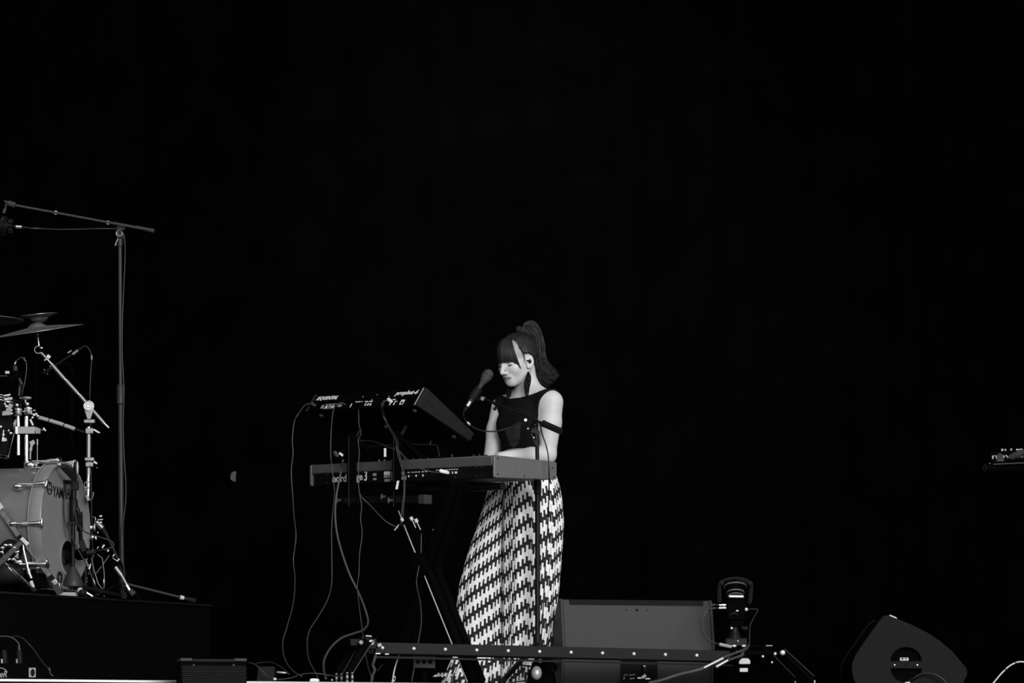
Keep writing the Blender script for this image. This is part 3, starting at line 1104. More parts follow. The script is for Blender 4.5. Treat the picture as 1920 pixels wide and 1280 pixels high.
me.from_pydata([v - org for v in mb.v], [], mb.f)
ul = me.uv_layers.new(name='UVMap')
ul.data.foreach_set('uv', [c for p in uvs for c in p])
me.polygons.foreach_set('use_smooth', [True] * len(me.polygons))
tr = link_mesh('trousers', me, M['zig'], person)
tr['label'] = 'wide pleated trousers in a black and white zigzag print'
so = tr.modifiers.new('thickness', 'SOLIDIFY')
so.thickness = .003
so.offset = -1
# hem that trails on the floor to her right
mb = MB()
uvs = []
n1, n2 = 60, 10
o = 0
for i in range(n1):
    a = i / (n1 - 1)
    for j in range(n2):
        b = j / (n2 - 1)
        px_ = 812 + 62 * a + 4 * b
        py_ = 1268 - (8 + 42 * max(0, a - .35) ** 1.2) * b * (1 if a > .05 else .6)
        d_ = 15.14 + .03 * math.sin(a * 17) * (1 - b) + .06 * b
        p = P(px_, py_, d_)
        mb.v.append(p)
for i in range(n1 - 1):
    for j in range(n2 - 1):
        mb.f.append((i * n2 + j, (i + 1) * n2 + j, (i + 1) * n2 + j + 1, i * n2 + j + 1))
        mb.m.append(0)
        for ii, jj in ((i, j), (i + 1, j), (i + 1, j + 1), (i, j + 1)):
            uvs.append((ii * .0031, jj * .007 + ii * .0012))
me = bpy.data.meshes.new('trouser_hem')
me.from_pydata([v - org for v in mb.v], [], mb.f)
ul = me.uv_layers.new(name='UVMap')
ul.data.foreach_set('uv', [c for p in uvs for c in p])
me.polygons.foreach_set('use_smooth', [True] * len(me.polygons))
th = link_mesh('trouser_hem', me, M['zig'], person)
so = th.modifiers.new('thickness', 'SOLIDIFY')
so.thickness = .004

# ---- hair: pulled back strands, fringe, ponytail
def strands(name, paths, r, mats, label=None, n=4):
    mb = MB()
    for p, rr in paths:
        N = len(p)
        mb.mi = 1 if random.random() < .22 else 0
        mb.tube(p, [rr * (.35 + .65 * math.sin(PI * min(1, .12 + .80 * i / (N - 1)))) for i in range(N)], n)
    o = build(name, mb, mats, person, smooth=180)
    if label:
        o['label'] = label
    return o
def skull(dv, off):
    """point on the cranium (head space) in direction dv, lifted by off"""
    c = Vector((0, -.012, .024))
    r = (.070, .093, .083)
    d = Vector(dv).normalized()
    k = 1 / math.sqrt(sum((d[i] / r[i]) ** 2 for i in range(3)))
    return c + d * (k + off)
PB = Vector((0.004, -.078, .104))                    # base of the ponytail, head space
PBd = (PB - Vector((0, -.012, .024))).normalized()
paths = []
starts = []
HL = cr([(.006, .046, .108), (.026, .034, .098), (.044, .020, .078), (.060, .022, .060), (.0665, .024, .046), (.0715, .014, .020), (.073, -.012, .016), (.071, -.035, -.004), (.050, -.062, -.030), (.006, -.079, -.050)], 19)
for sgn in (-1, 1):
    for i in range(len(HL)):
        # along the hairline: parting -> temple -> over the ear -> nape
        p = HL[i]
        starts.append(Vector((p.x * sgn, p.y, p.z)))
C0 = Vector((0, -.012, .024))
for s_ in starts:
    d0 = (s_ - C0).normalized()
    for rep in range(3):
        j = Vector((random.gauss(0, .03), random.gauss(0, .03), random.gauss(0, .03)))
        d0j = (d0 + j).normalized()
        d1j = (PBd + Vector((random.gauss(0, .06), random.gauss(0, .06), random.gauss(0, .06)))).normalized()
        ang = d0j.angle(d1j)
        pts = []
        for k in range(13):
            t = k / 12
            if ang > 1e-3:
                dd = d0j * (math.sin((1 - t) * ang) / math.sin(ang)) + d1j * (math.sin(t * ang) / math.sin(ang))
            else:
                dd = d0j
            off = .0015 + .0060 * math.sin(PI * min(1, t * 1.0 + .05)) * (.5 + .5 * random.random() * .3) + .012 * t ** 4
            pts.append(HW(*skull(dd, off)))
        paths.append((pts, .0016))
strands('swept_back_hair', paths, .002, [M['hair'], M['hairl']])
# fringe
paths = []
for i in range(330):
    a = random.uniform(-1, 1)
    lay = random.random()
    s_ = Vector((a * .030 + .004, .040 + .010 * lay - .008 * abs(a), .109 - .008 * abs(a)))
    ex_ = a * .066
    ez_ = .0065 - .012 * abs(a) ** 3 - random.random() * .007 - .030 * max(0, (a - .72) / .28) ** 1.2 - .018 * max(0, (-a - .72) / .28) ** 1.2
    ey_ = .091 - .044 * a * a + .004 * lay
    if random.random() < .06:
        ez_ += .012
    e_ = Vector((ex_, ey_, ez_))
    pts = []
    d0, d1 = (s_ - C0).normalized(), (e_ - C0).normalized()
    for k in range(13):
        t = k / 12
        dd = d0.lerp(d1, t).normalized()
        base_ = skull(dd, .004 + .006 * lay)
        w = t ** 2.5
        pts.append(HW(*(base_.lerp(e_, w) + Vector((0, .004 * math.sin(PI * t), .002 * math.sin(PI * t))))))
    paths.append((pts, .0017))
strands('fringe', paths, .0025, [M['hair'], M['hairl']])
# thin wisps in front of the ear
paths = []
for sgn in (-1, 1):
    for i in range(5):
        o_ = random.gauss(0, .003)
        paths.append((cr([HW(sgn * (.042 + o_), .034, .094), HW(sgn * .065, .022 + o_, .058), HW(sgn * (.0705 + o_ * .3), .018 + o_, .012), HW(sgn * .0695, .018 + o_ * 2, -.012 - .012 * random.random())], 4), .0007))
strands('wisps', paths, .001, [M['hair'], M['hairl']])
# hair tie: a broad gathered band
mb = MB()
pb = P(981.5, 622.5, 15.27)
axw = Vector((.45, .05, .88)).normalized()
xw, yw, _ = basis(axw)
ring = []
for k in range(40):
    t = 2 * PI * k / 40
    R_ = .0245 + .0012 * math.sin(9 * t)
    ring.append(pb + xw * R_ * math.cos(t) + yw * R_ * math.sin(t) + axw * .0015 * math.sin(5 * t))
mb.tube(ring, [.0150 + .0007 * math.sin(7 * 2 * PI * k / 40) for k in range(40)], 14, True)
mb.ball(pb, (.031, .031, .0165), 18, 10, (xw, yw, axw))
build('hair_tie', mb, mat('dark_fabric', .019, .9, spec=.1), person)
# ponytail: strands between an outer and an inner edge
outer_e = [(979, 618), (984, 605.5), (1000, 604.5), (1013.5, 620), (1018.5, 643), (1021, 664), (1026, 680), (1035, 692), (1044, 701), (1050, 708)]
inner_e = [(984, 624), (987, 619), (994, 628), (999, 637), (1001, 652), (999.5, 670), (998, 686), (1004, 703), (1016, 718), (1032, 730)]
paths = []
for i in range(760):
    a = min(1, max(0, random.gauss(.5, .28)))
    b = random.gauss(0, .5)
    if abs(b) > 1:
        continue
    p1_, p2_, am = random.uniform(0, 6), random.uniform(.5, 1.4), random.gauss(0, .07)
    Lf = 1 - .45 * random.random() ** 1.15
    pts = []
    for k in range(10):
        aa = a + am * math.sin(p1_ + p2_ * k)
        x_ = outer_e[k][0] * (1 - aa) + inner_e[k][0] * aa
        y_ = outer_e[k][1] * (1 - aa) + inner_e[k][1] * aa
        wd_ = .018 + .003 * k
        pts.append(P(x_, y_, 15.26 + .004 * k + b * wd_ * math.sqrt(max(.1, 1 - (2 * a - 1) ** 2))))
    c_ = cr(pts, 4)
    n_ = max(6, int(len(c_) * Lf))
    paths.append((c_[:n_], .0015))
strands('ponytail', paths, .002, [M['hair'], M['hairl']])
# eyelashes, brows, earpieces, earrings
for sgn in (-1, 1):
    mb = MB()
    mb.tube([HW(sgn * (.031 + q * .0150), .0795 - .030 * abs(q) ** 2 * .25 + .0018, -.0135 - .0020 * (1 - q * q)) for q in np.linspace(-1, 1, 9)], [.0008, .0014, .0018, .002, .002, .002, .0018, .0014, .0008], 6)
    build('eyelash', mb, M['ink'], person)
    mb = MB()
    c = Vector((sgn * .0790, -.001, -.020))
    mb.ball(HW(*c), (.0075, .0075, .0095), 12, 8)
    mb.cyl(HW(*(c + Vector((sgn * .002, .003, .004)))), HW(*(c + Vector((sgn * -.006, .012, .006)))), .004, .003, 8)
    build('earpiece', mb, M['black'], person)
    mb = MB()
    lft = [(989, 697), (985, 708), (982.3, 720), (983, 734), (984.5, 742)]
    rgt = [(991, 696), (995.5, 706), (995, 716), (992.5, 728), (990.5, 742)]
    if sgn > 0:
        de = 15.135
        L_e, R_e = [P(x, y, de) for x, y in lft], [P(x, y, de) for x, y in rgt]
    else:
        de = 15.27
        L_e, R_e = [P(x - 34, y + 6, de) for x, y in lft], [P(x - 34, y + 6, de) for x, y in rgt]
    L_s, R_s = cr(L_e, 4), cr(R_e, 4)
    mb.prism(L_s + R_s[::-1], Vector((.001, .004, 0)))
    er_ = build('earring', mb, M['cloth'], person, smooth=30)
    mb = MB()
    for q in range(14):
        k_ = random.randint(5, len(L_s) - 2)
        mb.ball(L_s[k_].lerp(R_s[k_], random.uniform(.2, .85)) + Vector((0, -.001, random.uniform(-.004, .004))), .0009, 6, 4)
    o = build('bead', mb, M['greyprint'], er_)
    o['kind'] = 'stuff'

# ================================================================== vocal microphone on its boom stand
vd = 14.86
vfloor = Vector(P(1008, 1200, vd)); vfloor.z = 0
vs_ = thing('microphone_stand', 'black boom microphone stand in front of the singer', 'stand', vfloor)
piv = P(1006, 815, vd)
mb = MB(); mb.cyl(Vector((vfloor.x, vd, .10)), P(1008, 905, vd), .0115, n=14); build('lower_tube', mb, M['black'], vs_)
mb = MB(); mb.cyl(P(1008, 900, vd), P(1007, 828, vd), .0085, n=12); build('upper_tube', mb, M['black'], vs_)
mb = MB(); mb.lathe([(.012, 0), (.017, .005), (.017, .06), (.012, .068)], P(1008, 927, vd), UZ, 14); build('height_clutch', mb, M['rubber'], vs_)
mb = MB()
mb.cyl(P(1007, 832, vd), P(1003, 800, vd), .011, .013, 12)
mb.ball(P(1003, 797, vd), .016)
mb.bar(P(996, 812, vd - .01), P(1006, 834, vd - .01), .005, .006)
mb.bar(P(997, 806, vd - .01), P(1012, 812, vd - .01), .012, .016)
build('tilt_joint', mb, M['black'], vs_)
mb = MB(); mb.cyl(P(985.5, 787, vd - .035), P(985.5, 787, vd - .02), .0065, n=12); mb.cyl(P(990, 803, vd - .03), P(990, 803, vd - .02), .003, n=8); mb.cyl(P(1001, 820, vd - .025), P(1001, 820, vd - .018), .003, n=8)
build('joint_bolt', mb, M['boltm'], vs_)
ba, bb = P(1030, 799, 14.78), P(904, 746, 15.06)
mb = MB(); mb.cyl(ba, bb, .0062, n=12); build('boom_arm', mb, M['black'], vs_)
mb = MB(); q = ba.lerp(bb, .78); mb.cyl(q + (ba - bb).normalized() * .012, q - (ba - bb).normalized() * .012, .009, n=10); mb.ball(q + Vector((-.008, 0, -.02)), .008); mb.cyl(q, q + Vector((-.008, 0, -.02)), .004, n=8)
build('boom_clutch', mb, M['black'], vs_)
cw0, cw1 = P(1019, 794, 14.80), P(1051, 808, 14.73)
mb = MB(); mb.cyl(cw0, cw1, .0145, n=16); mb.cyl(cw0 + (cw0 - cw1) * .02, cw0 + (cw1 - cw0) * .05, .0155, n=16); build('counterweight', mb, M['rubber'], vs_)
mb = MB(); mb.cyl(P(904.5, 747, 15.04), P(907, 747, 15.06), .009, n=12); build('end_nut', mb, M['alu'], vs_)
# clip
ma, mz = P(881, 754, 15.10), P(914, 703, 15.12)
mdir = (mz - ma).normalized()
mb = MB()
c0 = ma + mdir * .012
mb.cyl(c0 + mdir * .006, c0 + mdir * .062, .0185, .0195, 16)
mb.bar(c0 + mdir * .02 + Vector((.012, 0, -.012)), P(904, 746, 15.07), .012, .014)
build('microphone_clip', mb, M['rubber'], vs_)
# tripod
for (px_, py_, dd) in ((938, 1279, 14.62), (1066, 1262, 15.15), (1004, 1275, 14.62)):
    f_ = P(px_, py_, dd); f_.z = .012
    hub = Vector((vfloor.x, vd, .20))
    mb = MB(); mb.bar(hub, f_, .014, .018); lg = build('leg', mb, M['black'], vs_)
    mb = MB(); e_ = (f_ - hub).normalized(); mb.cyl(f_ - e_ * .035, f_ + e_ * .004, .011, n=10); build('rubber_foot', mb, M['rubber'], lg)
    mb = MB(); mb.bar(Vector((vfloor.x, vd, .09)), hub.lerp(f_, .55), .008, .006); build('strut', mb, M['black'], lg)
mb = MB(); mb.cyl(Vector((vfloor.x, vd, .17)), Vector((vfloor.x, vd, .235)), .020, n=14); mb.cyl(Vector((vfloor.x, vd, .08)), Vector((vfloor.x, vd, .11)), .018, n=14); build('tripod_hub', mb, M['black'], vs_)
# microphone
mk = thing('vocal_microphone', 'black handheld vocal microphone in the boom stand clip at her mouth', 'microphone', ma)
mb = MB()
L_ = (mz - ma).length
mb.lathe([(.0095, 0), (.0105, .004), (.0105, L_ - .055), (.0125, L_ - .042), (.0195, L_ - .026), (.0195, L_ - .022)], ma, mdir, 20)
build('handle', mb, M['greyrub'], mk)
mb = MB()
mb.lathe([(.020, L_ - .024), (.0245, L_ - .010), (.0245, L_ - .002)], ma, mdir, 20)
mb.torus(ma + mdir * (L_ - .002), mdir, .0242, .0022, 24, 8)
ctr = ma + mdir * (L_ + .004)
X_, Y_, Z_ = basis(mdir)
mb.ball(ctr, (.0240, .0240, .024), 20, 12, (X_, Y_, Z_))
build('grille', mb, mat('steel_mesh_grille', .035, .5, .3, bump=.8, bscale=900), mk)
mb = MB(); mb.cyl(ma - mdir * .022, ma + mdir * .004, .0102, n=14); build('connector', mb, M['alu'], mk)
mb = MB(); mb.cyl(ma - mdir * .022, ma - mdir * .046, .0095, .0065, 12); build('connector_boot', mb, M['rubber'], mk)

def cable(name, pts, r, m, label, cat='cable', group=None, n=6, seg=6):
    mb = MB()
    mb.tube(cr(pts, seg), r, n)
    o = build(name, mb, m, smooth=180)
    return tag(o, label, cat, group)
e_ = ma - mdir * .044
cb = cable('microphone_cable', [e_, P(869, 772, 15.06), P(870, 783, 15.0), P(878, 793, 14.97), P(892, 803, 14.95), P(914, 808.5, 14.93), P(936, 807, 14.92), P(960, 799, 14.91), P(985, 790, 14.88), P(1001, 784, 14.82), P(1011, 792, 14.72), P(1017, 815, 14.62), P(1023, 832, 14.6), P(1028, 855, 14.59), P(1029.5, 890, 14.6), P(1029, 930, 14.7), P(1027, 990, 14.83), P(1023, 1050, 14.84), P(1020, 1110, 14.84), P(1016, 1180, 14.84), P(1012, 1215, 14.83), P(1000, 1268, 14.72), P(960, 1279, 14.2)], .0032, M['cable_black'], 'black microphone cable looping from the vocal microphone down the boom stand')
mb = MB(); mb.cyl(P(876.5, 791.5, 14.972), P(881.5, 796.5, 14.965), .0046, n=10); o = build('tape_band', mb, M['tape'], cb)

# chrome foot pedal in front of the stand
d_ = 14.58
fp = P(1005, 1280, d_); fp.z = 0
fpd = thing('foot_pedal', 'black foot pedal with a chrome dome and round white emblem', 'pedal', fp)
mb = MB()
z0 = CZ + (YH - 1260) * d_ / F
mb.prism([P(985, 1290, d_), P(990, 1262, d_), P(1003, 1232, d_), P(1017, 1232, d_), P(1033, 1262, d_), P(1036, 1290, d_)], Vector((.02, .12, 0)))
for v in mb.v: v.z = max(.002, v.z)
build('housing', mb, M['matte'], fpd, bevel=.004)
mb = MB(); mb.ball(P(1006, 1261, d_), (.0235, .02, .030), 18, 10); build('dome', mb, M['boltm'], fpd)
mb = MB(); mb.torus(P(1013, 1238.5, d_ - .012), Vector((0, 1, 0)), .0075, .0020, 18, 6); mb.bar(P(1010.5, 1239, d_ - .012), P(1015.5, 1238, d_ - .012), .003, .002); build('emblem', mb, M['white'], fpd)

# ================================================================== keyboard cables
kc = lambda px, py, o=.12: kp(px, py, o)
G = 'keyboard leads hanging to the floor'
def fl(px, py, d):
    p = P(px, py, d); return p
def sd(px):
    return 14.75 + (799.5 - px) * .62 / 211 - .05
cable('power_lead', [P(593, 760, sd(593)), P(582, 757, sd(580) - .02), P(572, 759, sd(572) - .05), P(560, 775, 15.2), P(552, 790, 15.2), P(548, 825, 15.2), P(549.5, 850, 15.2), P(546, 885, 15.2), P(549, 930, 15.18), P(551, 965, 15.1), P(555, 1005, 15.0), P(550, 1050, 15.0), P(553, 1085, 14.9), P(550, 1130, 14.7), P(538, 1175, 14.5), P(530, 1205, 14.4), P(534, 1235, 14.2), P(548, 1256, 14.0), P(566, 1268, 13.9)], .0026, M['cable_grey'], 'thin grey lead hanging from the far end of the upper synthesizer', group=None)
cable('audio_lead', [P(650, 760, sd(650)), P(640, 755, sd(640) - .03), P(630, 760, sd(632) - .05), P(624, 775, 15.15), P(621, 810, 15.1), P(620, 850, 15.08), P(623, 880, 15.08), P(627, 915, 15.08), P(626, 940, 15.05), P(622, 985, 15.0), P(622, 1040, 14.95), P(622, 1090, 14.9), P(615, 1122, 14.8), P(597, 1155, 14.7), P(581, 1180, 14.6), P(576, 1205, 14.5), P(579, 1235, 14.3), P(590, 1258, 14.1), P(597, 1273, 13.9)], .0026, M['cable_grey'], 'grey lead that swings left below the lower keyboard to the floor')
cb = cable('power_cable', [P(643, 862, 14.98), P(640, 880, 15.02), P(634, 910, 15.02), P(630, 935, 15.02), P(628.5, 965, 15.0), P(632, 1000, 14.98), P(641, 1035, 14.95), P(655, 1075, 14.92), P(672, 1110, 14.9), P(684, 1140, 14.85), P(690, 1165, 14.8), P(682, 1180, 14.7), P(664, 1187, 14.6), P(640, 1196, 14.5), P(620, 1214, 14.4), P(608, 1236, 14.3), P(607, 1255, 14.2), P(611, 1272, 14.0)], .0052, M['cable_grey'], 'thick power cable curving from behind the lower keyboard to the floor')
cable('adapter_lead', [P(671, 758, sd(671)), P(672.5, 775, sd(672) - .05), P(673, 795, 15.02), P(677, 812, 15.0), P(671.5, 826, 14.98), P(673.5, 845, 14.98), P(672.5, 870, 14.97), P(672, 905, 14.97), P(675, 930, 14.97), P(678, 950, 14.97), P(676, 972, 14.96), P(679, 1000, 14.95), P(674, 1040, 14.93), P(673, 1075, 14.9), P(670, 1100, 14.9), P(674, 1140, 14.8), P(680, 1185, 14.7), P(688, 1240, 14.5), P(700, 1282, 14.4)], .0021, M['cable_grey'], 'thin wavy lead hanging straight from the middle of the synthesizer')
for dx, dy in ((0, 0), (3, 2)):
    cable('patch_lead', [P(727 + dx, 750 + dy, sd(727) - .02), P(719 + dx, 752, sd(719) - .04), P(715 + dx * 1.2, 762, sd(715) - .06), P(718 + dx, 778 + dy, 14.95), P(728 + dx, 800, 14.93), P(742 + dx, 825, 14.85), P(744 + dx, 845, 14.82), P(750 + dx, 865, 14.82), P(756 + dx, 890, 14.8), P(757.5 + dx * .5, 920, 14.8), P(754 + dx, 950, 14.8), P(751 + dx, 985, 14.8)], .0021, M['cable_grey'] if dx == 0 else M['cable'], 'thin patch lead looping from the silver plug on the synthesizer' if dx == 0 else 'darker second patch lead beside the one on the silver plug')
cable('jack_lead', [P(741, 838, 14.84), P(748, 845, 14.82), P(758, 856, 14.8), P(775, 870, 14.76), P(795, 880.5, 14.74), P(812, 884.5, 14.74), P(828, 885.5, 14.73)], .0026, M['cable_grey'], 'lead running down to a white jack plug on the lower keyboard')
cable('pedal_lead', [P(675, 926, 14.99), P(680, 934, 14.97), P(691, 944, 14.96), P(708, 962, 14.9), P(722, 976, 14.86), P(735, 984, 14.85), P(748, 990, 14.84)], .003, M['cable_grey'], 'grey lead slanting from under the lower keyboard to the stand joint')
cable('draped_lead', [P(670, 828, 15.0), P(690, 826, 14.96), P(710, 830, 14.9), P(728, 838, 14.86), P(740, 842, 14.84)], .0022, M['cable'], 'dark lead draped between the two stand uprights')
cable('stand_lead', [P(790, 1000, 14.75), P(789, 1040, 14.74), P(783, 1075, 14.7), P(781, 1095, 14.7), P(788, 1130, 14.6), P(790, 1165, 14.5), P(785, 1200, 14.4), P(772, 1278, 14.32)], .0024, M['cable_grey'], 'lead hanging down the crossing of the keyboard stand legs')
# plugs
def plug(p0, p1, r, m, parent_label, cat='plug', name='plug'):
    mb = MB()
    mb.lathe([(r * .6, 0), (r, .004), (r, (p1 - p0).length * .7), (r * .8, (p1 - p0).length)], p0, p1 - p0, 14)
    o = build(name, mb, m)
    tag(o, parent_label, cat)
    return o
plug(P(726.5, 747, sd(727) - .03), P(735.5, 754.5, sd(735) - .01), .0085, M['tape'], 'silver jack plug in the back of the synthesizer')
plug(P(824, 882, 14.72), P(842, 886.5, 14.74), .0085, M['white'], 'white jack plug in the back of the lower keyboard')
plug(P(583, 755.5, sd(583) - .03), P(592, 761, sd(592) - .005), .007, M['greyrub'], 'grey plug at the far end of the synthesizer')
plug(P(626, 846, 14.96), P(634, 856, 14.96), .010, M['greyrub'], 'grey barrel plug at the left stand upright', name='barrel_plug')
mb = MB(); mb.ball(P(641, 852, 15.0), (.017, .02, .02)); mb.lathe([(.012, 0), (.014, .01), (.014, .03), (.009, .05)], P(640, 862, 14.99), P(643, 848, 15.0) - P(640, 862, 14.99), 14)
hw = build('power_connector', mb, M['matte'], loc=P(640, 862, 14.99)); tag(hw, 'black round power connector clipped on the left stand upright', 'connector')
mb = MB(); mb.prism([P(635, 850, 14.965), P(642, 856, 14.965), P(644, 852, 14.965), P(637, 847, 14.965)], Vector((0, .002, 0))); build('printed_tag', mb, M['tape'], hw)
for px_, py_, w_, h_, lb in ((722, 848, 4.5, 16, 'white printed cable tag hanging above the lower keyboard'), (745, 909, 4.5, 16, 'white printed cable tag hanging below the lower keyboard')):
    d_ = 14.80
    mb = MB()
    sk = 0 if px_ == 722 else 3
    mb.prism([P(px_ - w_ / 2 - sk / 2, py_ + h_ / 2, d_), P(px_ + w_ / 2 - sk / 2, py_ + h_ / 2, d_), P(px_ + w_ / 2 + sk / 2, py_ - h_ / 2, d_), P(px_ - w_ / 2 + sk / 2, py_ - h_ / 2, d_)], Vector((0, .003, 0)))
    tag(build('cable_tag', mb, M['tape'], smooth=0), lb, 'tag')
# adjusting levers below the cross bar
for (a, b, c, lb) in (((741, 1042), (739, 993), None, ''),):
    pass
for px_, py_, r_, lb in ((754, 974, 5.5, 'white collar on the left strap below the cross bar'), (771.5, 972, 6, 'left of two white end caps below the stand cross bar'), (780.5, 976, 6.5, 'right of two white end caps below the stand cross bar'), (815, 994, 6, 'white clip on the dark strap right of the stand joint')):
    d_ = 14.76
    mb = MB()
    a, b = P(px_ - 1.5, py_ - r_ * .5, d_), P(px_ + 1.5, py_ + r_ * .5, d_)
    mb.cyl(a, b, r_ * .55 * d_ / F, n=12)
    mb.cyl(b, P(px_ + 8, py_ + 17, d_), .0022, n=8) if px_ in (771.5, 780.5) else None
    mb.cyl(a, P(px_ - 7, py_ - 17, d_), .0015, n=6) if px_ == 754 else None
    build_o = build('strap_end', mb, M['tape'])
    tag(build_o, lb, 'strap end')
for (p0, p1, lb) in (((740.5, 993), (748, 983), 'short bright cross pin at the end of the slanting lead'),):
    mb = MB(); mb.cyl(P(*p0, 14.8), P(*p1, 14.8), .0022, n=8); mb.ball(P(*p0, 14.8), .0035)
    tag(build('cross_pin', mb, M['tape']), lb, 'pin')

# thin wire rack behind the uprights
wrk = thing('wire_rack', 'thin wire rack standing on the lower keyboard behind the stand uprights', 'rack', kp(740, 866, -.10))
mb = MB(); mb.tube([kp(694, 863, -.10), kp(688, 839, -.10), kp(692, 837.5, -.10), kp(753, 832.5, -.10), kp(808, 833, -.10), kp(820, 835, -.10), kp(824.5, 856, -.10)], .0016, 6); build('wire_frame', mb, M['greyrub'], wrk)
mb = MB(); mb.cyl(kp(806, 834, -.10), kp(808, 826, -.10), .003, n=8); build('clip', mb, M['greyrub'], wrk)
# ================================================================== camera track with a remote camera
def rd(px):                                   # depth of the track at column px
    xa, da_, xb, db_ = (702 - 960) * 14.15 / F, 14.15, (1392 - 960) * 14.68 / F, 14.68
    q = (px - 960) / F
    t = (q * da_ - xa) / ((xb - xa) - q * (db_ - da_))
    return da_ + (db_ - da_) * t
def rp(px, py, o=0.0):
    p = P(px, py, rd(px)); return p + SV * o
def ry(px):                                   # row of the track's centre line
    return 1214.5 + (px - 715) * 14.0 / 589
tb = rp(1010, 1270); tb.z = 0
tk = thing('camera_track', 'low dark camera track with pale bolts across the front of the stage', 'track', tb)
mb = MB()
a, b = rp(702, ry(702)), rp(1392, ry(1392))
hh = 10.5 * rd(1000) / F
dirr = (b - a).normalized()
side = SV
def sect(p): return [p - side * .012 - UZ * hh, p + side * .012 - UZ * hh, p + side * .012 + UZ * hh, p - side * .012 + UZ * hh]
mb.hexa(sect(a) + sect(b))
build('track_rail', mb, M['rail'], tk, bevel=.003)
mb = MB()
a2, b2 = rp(702, ry(702) + 17), rp(1392, ry(1392) + 17)
mb.bar(a2, b2, .004, .008); build('lower_rail', mb, M['black'], tk)
mb = MB()
a3, b3 = rp(702, ry(702), .13), rp(1392, ry(1392), .13)
mb.hexa(sect(a3) + sect(b3)); build('track_rail', mb, M['rail'], tk, bevel=.003)
for i in range(12):
    px_ = 715 + 58.9 * i
    p = rp(px_, ry(px_)) - side * .014
    mb = MB()
    mb.ball(p, (.0078, .006, .0078), 12, 8)
    build('bolt', mb, M['boltm'], tk)
# left end bracket and leg
dL = rd(690)
mb = MB()
mb.box(rp(690, 1207, .06), (.05, .20, .045), (SU, SV, UZ)); mb.box(rp(684, 1197, .02), (.03, .05, .02), (SU, SV, UZ)); mb.box(rp(668, 1204, .02), (.05, .04, .03), (SU, SV, UZ))
build('end_bracket', mb, M['black'], tk, bevel=.003)
for px_, r_, ms in ((672, .0095, 'satin'), (691, .0115, 'chrome')):
    mb = MB(); p = rp(px_, 1205, -.04)
    mb.lathe([(r_, 0), (r_, .006), (r_ * .6, .010)], p + SV * .01, -SV, 16); mb.torus(p, -SV, r_ * .8, r_ * .25, 16, 6)
    build('clamp_knob', mb, M[ms], tk)
mb = MB(); mb.bar(rp(703, 1211, -.03), rp(710, 1208, -.03), .012, .012); mb.bar(rp(681, 1192, -.03), rp(692, 1193, -.03), .008, .006); build('lever', mb, M['satin'], tk)
mb = MB(); mb.bar(rp(702, 1225, -.01), rp(711, 1225, -.01), .01, .005); mb.bar(rp(720, 1226, -.01), rp(727, 1226, -.01), .01, .005); build('clip', mb, M['alu'], tk)
for o_, e_ in ((-.04, 648), (.13, 652)):
    a, b = rp(685, 1202, o_), rp(e_, 1259, o_)
    b.z = .045
    mb = MB(); mb.bar(a, b, .030, .02, up=SV); lg = build('leg', mb, M['matte'], tk, bevel=.002)
    mb = MB(); mb.bar(a - SV * .012 + SU * .016, b - SV * .012 + SU * .016, .004, .003, up=SV); build('edge_glint', mb, M['greyrub'], lg)  # lighter strip, a painted glint on the leg edge
    for s_ in (-.010, .012):
        mb = MB(); q = b + SU * s_; mb.lathe([(.007, 0), (.007, .009), (.004, .013), (.007, .018), (.007, .029), (.004, .034), (.007, .039), (.007, .045)], Vector((q.x, q.y, .001)) - SV * .01, UZ, 10); build('levelling_foot', mb, M['satin'], lg)
# tape hanging from the bracket
mb = MB()
pp = [(700, 1228), (697, 1240), (695, 1247), (699, 1256), (694, 1268), (693, 1275), (692, 1281)]
for i in range(len(pp) - 1):
    w0, w1 = 2.6, 2.6
    a, b = rp(*pp[i], -.03), rp(*pp[i + 1], -.03 + .004 * (i % 2))
    k = rd(695) / F
    a.z, b.z = max(a.z, .003), max(b.z, .001)
    mb.hexa([a - SU * w0 * k, a + SU * w0 * k, a + SU * w0 * k + SV * .002, a - SU * w0 * k + SV * .002, b - SU * w1 * k, b + SU * w1 * k, b + SU * w1 * k + SV * .002, b - SU * w1 * k + SV * .002])
build('hanging_tape', mb, M['greyrub'], tk)
# right end: carriage legs
mb = MB()
mb.box(rp(1384, 1226, .06), (.085, .20, .05), (SU, SV, UZ)); mb.box(rp(1422, 1224, .04), (.12, .12, .018), (SU, SV, UZ)); mb.box(rp(1416, 1211, .02), (.06, .03, .010), (SU, SV, UZ)); mb.box(rp(1438, 1215, .02), (.03, .03, .03), (SU, SV, UZ)); mb.box(rp(1434, 1238, .02), (.02, .03, .02), (SU, SV, UZ)); mb.bar(rp(1440, 1224, .04), rp(1466, 1222, .04), .03, .02)
build('end_bracket', mb, M['matte'], tk, bevel=.003)
for px_, py_, r_ in ((1458, 1224, .012), (1444, 1226, .007), (1421, 1231, .006), (1438, 1242, .005), (1373, 1223, .006), (1363, 1229, .004)):
    mb = MB(); mb.ball(rp(px_, py_, -.05), (r_, r_ * .8, r_), 14, 8); build('clamp_knob', mb, M['boltm'], tk)
mb = MB(); mb.bar(rp(1430, 1210.5, -.03), rp(1442, 1210.5, -.03), .01, .005); build('lever', mb, M['satin'], tk)
